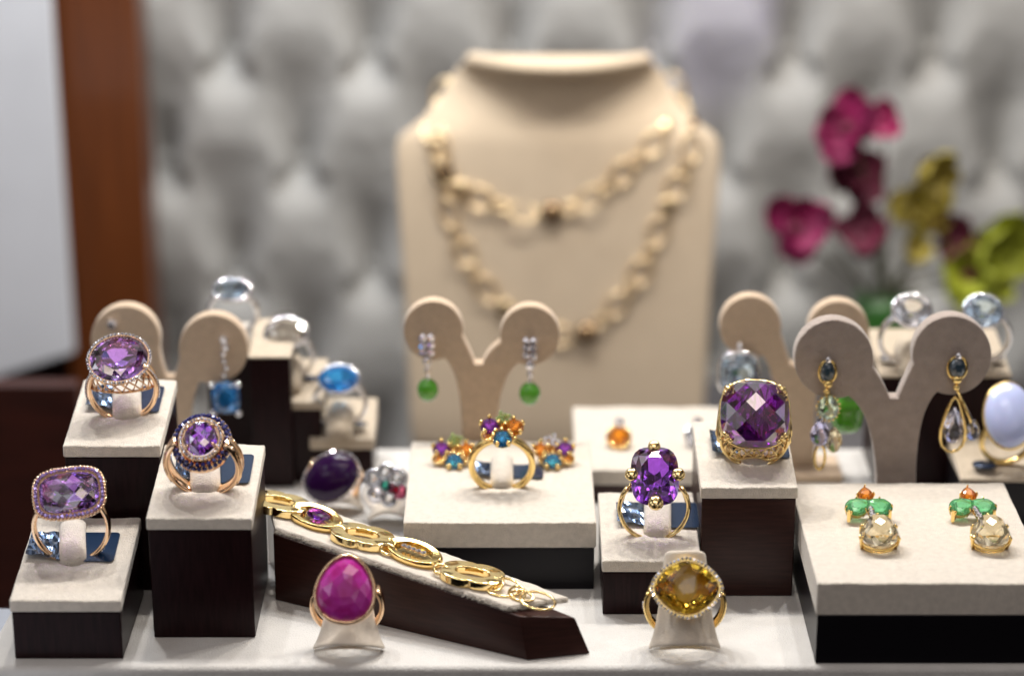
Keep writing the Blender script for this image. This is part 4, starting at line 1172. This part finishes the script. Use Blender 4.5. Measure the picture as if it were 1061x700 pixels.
# ================================================================= BLURRED BACK ITEMS
# right back block with two ice-blue rings
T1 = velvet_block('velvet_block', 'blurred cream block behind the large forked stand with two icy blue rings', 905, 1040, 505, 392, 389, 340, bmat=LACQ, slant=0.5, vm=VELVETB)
def finger(blk, px, py, w_=.34):
    t = blk[0]; p = G(px, py, blk[1] + .28) - t.location; bm = bmesh.new(); pts = []
    for i in range(13):
        s_ = i / 12; pts.append(Vector((p.x, p.y - 0.75 + 1.6 * s_, blk[1] + .05 + .65 * math.sin(math.pi * s_) ** .5)))
    tube(bm, pts, 1.0, 14, False, (w_, .45), up=(0, 0, 1))
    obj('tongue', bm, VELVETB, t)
def small_ring(label, p, a, b, m, metal, kind='oval', lean=10, tilt=35, R=0.95, style='brilliant', zh=None, group=None, yaw=0, stonerot=0):
    r = thing('ring', label, 'ring', p, place_rot(lean, 0, yaw), group)
    add(r, 'shank', shank_bm(R, .08, .12, .16, 150, 0), metal)
    M = head(r, zh or R * 2 + .08, tilt, stonerot)
    if style == 'cab': add(r, 'stone', cab_bm(kind, a, b, min(a, b) * .55), m, M, autos=60)
    else: add(r, 'stone', gem_bm(kind, a, b, style, .4, .8, .55, 14), m, M, smooth=False)
    bm = loop_bm(kind, a * 1.0, b * 1.0, -.04, .06); add(r, 'bezel', bm, metal, M)
    bm = bmesh.new(); lathe(bm, [(min(a, b) * .3, -.35), (min(a, b) * .85, -.06)], 16); 
    add(r, 'cup', loop_bm(kind, a * .7, b * .7, -.28, .05), metal, M)
    return r
zt = T1[1] + .3
finger(T1, 940, 376); finger(T1, 1013, 376)
small_ring('blurred silver ring with icy clear faceted stone, left of two on the back right block', G(940, 376, zt), .62, .58, CLEAR, SILV)
small_ring('blurred silver ring with icy blue stone, right of two on the back right block', G(1013, 376, zt), .62, .58, ICE, SILV)
for px in (920, 1032):
    p = G(px, 372, zt); bm = bmesh.new(); lathe(bm, [(.05, 0), (.24, .02), (.24, .05), (.05, .06)], 16, 1.2, .9)
    o = obj('price_tag', bm, FOIL); o.location = p; tag(o, 'small dark round tag lying on the %s of the back right block' % ('left' if px < 1000 else 'right end'), 'price tag')
# chalcedony ring on curl pad
pC = GY(520)
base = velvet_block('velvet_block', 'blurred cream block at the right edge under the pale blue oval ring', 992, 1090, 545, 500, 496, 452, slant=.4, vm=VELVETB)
zc = base[1] + .25
small_ring('blurred ring with large pale lavender-blue oval cabochon at the right edge', G(1040, 478, zc), .78, 1.05, CHALC, GOLD, lean=8, tilt=52, R=.78, style='cab', zh=1.7)
p = G(1020, 482, zc); bm = bmesh.new(); lathe(bm, [(.05, 0), (.30, .02), (.30, .06), (.05, .07)], 16, 1.3, 1.1)  # flat dark disc drawn in place of a dark hole in the block
o = obj('price_tag', bm, FOIL); o.location = p; tag(o, 'dark disc standing for the hole beside the pale blue oval ring', 'price tag')
# green stone behind the large forked stand
p = V(878, 428, Y1 + 2.0)
o = thing('pendant', 'blurred bright green pendant seen behind the left drop earring of the near forked stand', 'pendant', (p.x, p.y, p.z))
add(o, 'stone', cab_bm('cushion', .50, .68, .35), JADE, UP, autos=60)
add(o, 'cap', loop_bm('oval', .28, .12, 0, .09), SILV, Matrix.Translation((0, 0, .75)))
bm = bmesh.new(); tube(bm, [(0, .1, .7), (0, .5, 1.4)], .04); add(o, 'bail', bm, SILV)

# left back stands
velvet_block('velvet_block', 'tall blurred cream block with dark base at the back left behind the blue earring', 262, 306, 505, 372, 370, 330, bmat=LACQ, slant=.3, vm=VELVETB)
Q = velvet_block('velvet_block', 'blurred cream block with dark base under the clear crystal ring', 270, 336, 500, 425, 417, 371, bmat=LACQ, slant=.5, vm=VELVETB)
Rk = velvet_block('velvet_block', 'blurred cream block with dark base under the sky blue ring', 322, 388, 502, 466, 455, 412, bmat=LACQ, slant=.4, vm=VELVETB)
finger(Q, 299, 392, .5); finger(Rk, 353, 440, .45)
small_ring('blurred silver ring with sparkling clear stone at back left', G(299, 392, Q[1] + .3), .70, .55, CLEAR, SILV, R=.85)
small_ring('blurred ring with bright sky blue stone left of the bust', G(353, 440, Rk[1] + .3), .66, .50, TOPAZ, SILV, R=.85)
p = G(243, 345, 5.0)
r = small_ring('blurred ring with a brilliant white-blue stone, highest at the back left', V(243, 345, YL + 2.6), .62, .42, ICE, SILV, R=.8, tilt=30)
zb = V(243, 343, YL + 2.6).z; xb = V(243, 343, YL + 2.6).x
t = thing('ring_post', 'dark narrow post holding the topmost blue-white ring behind the back left forked stand', 'ring holder', (xb, YL + 2.6, 0))
bm = bmesh.new(); box(bm, -.9, .9, -.6, .9, .01, zb - .35); obj('base', bm, LACQ, t, bevel=.05)
bm = bmesh.new(); box(bm, -.95, .95, -.65, .95, zb - .34, zb + .0); obj('velvet_top', bm, VELVET, t, bevel=.12)
for (blk, pxs, py) in ((Q, (285, 322), 392), (Rk, (339, 372), 440)):
    for i, px in enumerate(pxs):
        p = G(px, py, blk[1] + .28); bm = bmesh.new(); lathe(bm, [(.05, 0), (.22, .02), (.22, .05), (.05, .06)], 14, 1.3, 1.0)
        o = obj('price_tag', bm, FOIL); o.location = p
        tag(o, 'small dark round tag on the %s of the block under the %s ring' % (('left', 'right')[i], 'clear crystal' if blk is Q else 'sky blue'), 'price tag')
# dark oval ring on a clip
r_ = ring_clip('blurred cream holder inside the big dark oval ring', 352, 528, 50, 44, LEATHER)
p = V(350, 515, GY(526))
r = thing('ring', 'blurred gold ring with big dark purple oval cabochon behind the bracelet', 'ring', p, place_rot(18, 0, -12))
add(r, 'shank', shank_bm(.85, .1, .2, .25, 130, 0), RGOLD)
M = head(r, 1.15, 48, 35, -.35)
add(r, 'stone', cab_bm('oval', .95, .72, .38), DARKAM, M, autos=60)
add(r, 'halo', beads('oval', 1.0, .77, .05, -.02), DIAM, M, smooth=False)
# silver cluster ring
ring_clip('blurred cream holder inside the silver cluster ring', 404, 540, 44, 36, LEATHER)
p = V(402, 528, GY(538))
r = thing('ring', 'blurred silver cluster ring with sparkling clear, green and pink stones', 'ring', p, place_rot(16, 0, 0))
add(r, 'shank', shank_bm(.8, .09, .14, .2, 140, 0), SILV)
M = head(r, 1.25, 48, 0, -.3)
rnd = random.Random(5)
for k, (x, y, s_, m_) in enumerate(((-.42, .22, .28, CLEAR), (-.02, .42, .26, CLEAR), (.34, .25, .30, CLEAR), (-.30, -.25, .28, DIAM), (.08, -.42, .24, CLEAR), (.42, -.18, .24, gem('pink_stone', (.95, .2, .4))), (0, .02, .2, gem('teal_stone', (.05, .5, .4))), (.22, -.08, .2, gem('red_stone', (.6, .02, .12))))):
    add(r, 'stone', gem_bm('oval', s_, s_, 'rose', .6, .6, .5, 10), m_, M @ Matrix.Translation((x, y, .05 * (k % 3))), smooth=False)
    add(r, 'setting', loop_bm('oval', s_, s_, -.05 + .05 * (k % 3), .04, n=20), SILV, M @ Matrix.Translation((x, y, 0)))
# H block earrings
for px, py, m_, lab in ((641, 463, CITRO, 'blurred citrine and diamond earring lying on the plain cream block'), (722, 462, CLEAR, 'blurred white diamond earring partly behind the huge purple ring')):
    p = G(px, py, ZH)
    o = thing('earring', lab, 'earring', p, None)
    Mx = Matrix.Translation((0, 0, .38)) @ Matrix.Rotation(R_(40), 4, 'X')
    add(o, 'stone', gem_bm('oval', .36, .40, 'brilliant', .4, .8, .5, 12), m_, Mx, smooth=False)
    bm = loop_bm('oval', .37, .41, -.05, .06); merge(bm, loop_bm('oval', .28, .3, -.28, .06)); add(o, 'setting', bm, GOLD if m_ is CITRO else SILV, Mx)
    bm = bmesh.new(); ball(bm, (0, .25, .78), .2, 1); ball(bm, (.18, -.1, .3), .12, 1); add(o, 'diamond', bm, DIAM, smooth=False)

# ================================================================= FLOWERS
def petal(L, Wd, curl, m, name, parent, M):
    bm = bmesh.new(); nu, nv = 8, 10; g = []
    for j in range(nv + 1):
        v = j / nv; row = []
        for i in range(nu + 1):
            u = -1 + 2 * i / nu
            hw = Wd * math.sin(math.pi * min(1, v * .92 + .08)) ** .6
            row.append(bm.verts.new((hw * u, L * v, curl * v * v + .25 * Wd * u * u + .14 * math.sin(7 * v + 5 * u + L * 9) * v * Wd)))
        g.append(row)
    for j in range(nv):
        for i in range(nu): bm.faces.new((g[j][i], g[j][i + 1], g[j + 1][i + 1], g[j + 1][i]))
    return add(parent, name, bm, m, M, solid=.02)
def flowers():
    Y = GY(468) + 20.5
    base = V(912, 345, Y)
    o = thing('flower_arrangement', 'blurred magenta, yellow and lime silk orchids in a small green vase at back right', 'flowers', (base.x, Y, -6.28))
    O = Vector(o.location)
    bm = bmesh.new(); zt = V(912, 308, Y).z + 4.9
    lathe(bm, [(1.2, 0.02), (1.5, 1), (1.3, 4), (1.2, zt + 1.0), (1.25, zt + 1.4)], 24); add(o, 'vase', bm, VASE)
    rnd = random.Random(4)
    B = [(880, 135, PETM, 1.35, 6, 1), (918, 125, PETP, .8, 3, 0), (878, 185, PETD, 1.3, 5, 0), (822, 238, PETM, 1.35, 6, 1), (858, 225, PETP, .7, 3, 0), (898, 240, PETD, 1.05, 4, 0), (905, 250, PETD, .8, 3, 0),
         (958, 175, PETY, 1.2, 5, 0), (958, 222, PETY, 1.25, 6, 0), (946, 256, PETY, .8, 3, 0), (992, 240, PETD, .9, 4, 0), (1005, 285, PETG, 1.3, 6, 1), (1036, 250, PETG, 1.4, 6, 0), (1018, 285, PETG, 1.2, 5, 0)]
    for (px, py, m, s, n, c) in B:
        p = V(px, py, Y + rnd.uniform(-1.2, 1.2))
        f = bpy.data.objects.new('blossom', None); link(f, o); f.location = p - O
        f.rotation_euler = (R_(90 + rnd.uniform(-35, 15)), rnd.uniform(-.5, .5), rnd.uniform(-.6, .6))
        s *= 1.22
        for k in range(n):
            M = Matrix.Rotation(2 * math.pi * k / n + rnd.uniform(-.25, .25), 4, 'Z') @ Matrix.Rotation(R_(rnd.uniform(0, 40)), 4, 'X')
            petal(s * rnd.uniform(.85, 1.15), s * .52, .3 * s, m, 'petal', f, M)
        bm = bmesh.new(); ball(bm, (0, 0, .12 * s), .22 * s, 2); add(f, 'flower_centre', bm, PETD if c else m)
        v0 = Vector((rnd.uniform(-.4, .4), rnd.uniform(-.3, .3), zt + 1.2)); v1 = p - O + Vector((0, .3, -.2))
        mid = v0.lerp(v1, .5) + Vector((rnd.uniform(-.8, .8), rnd.uniform(-.3, .5), .3))
        pts = [((1 - t) ** 2) * v0 + 2 * t * (1 - t) * mid + t * t * v1 for t in [i / 10 for i in range(11)]]
        bm = bmesh.new(); tube(bm, pts, .06, 6); add(o, 'stem', bm, STEM)
flowers()
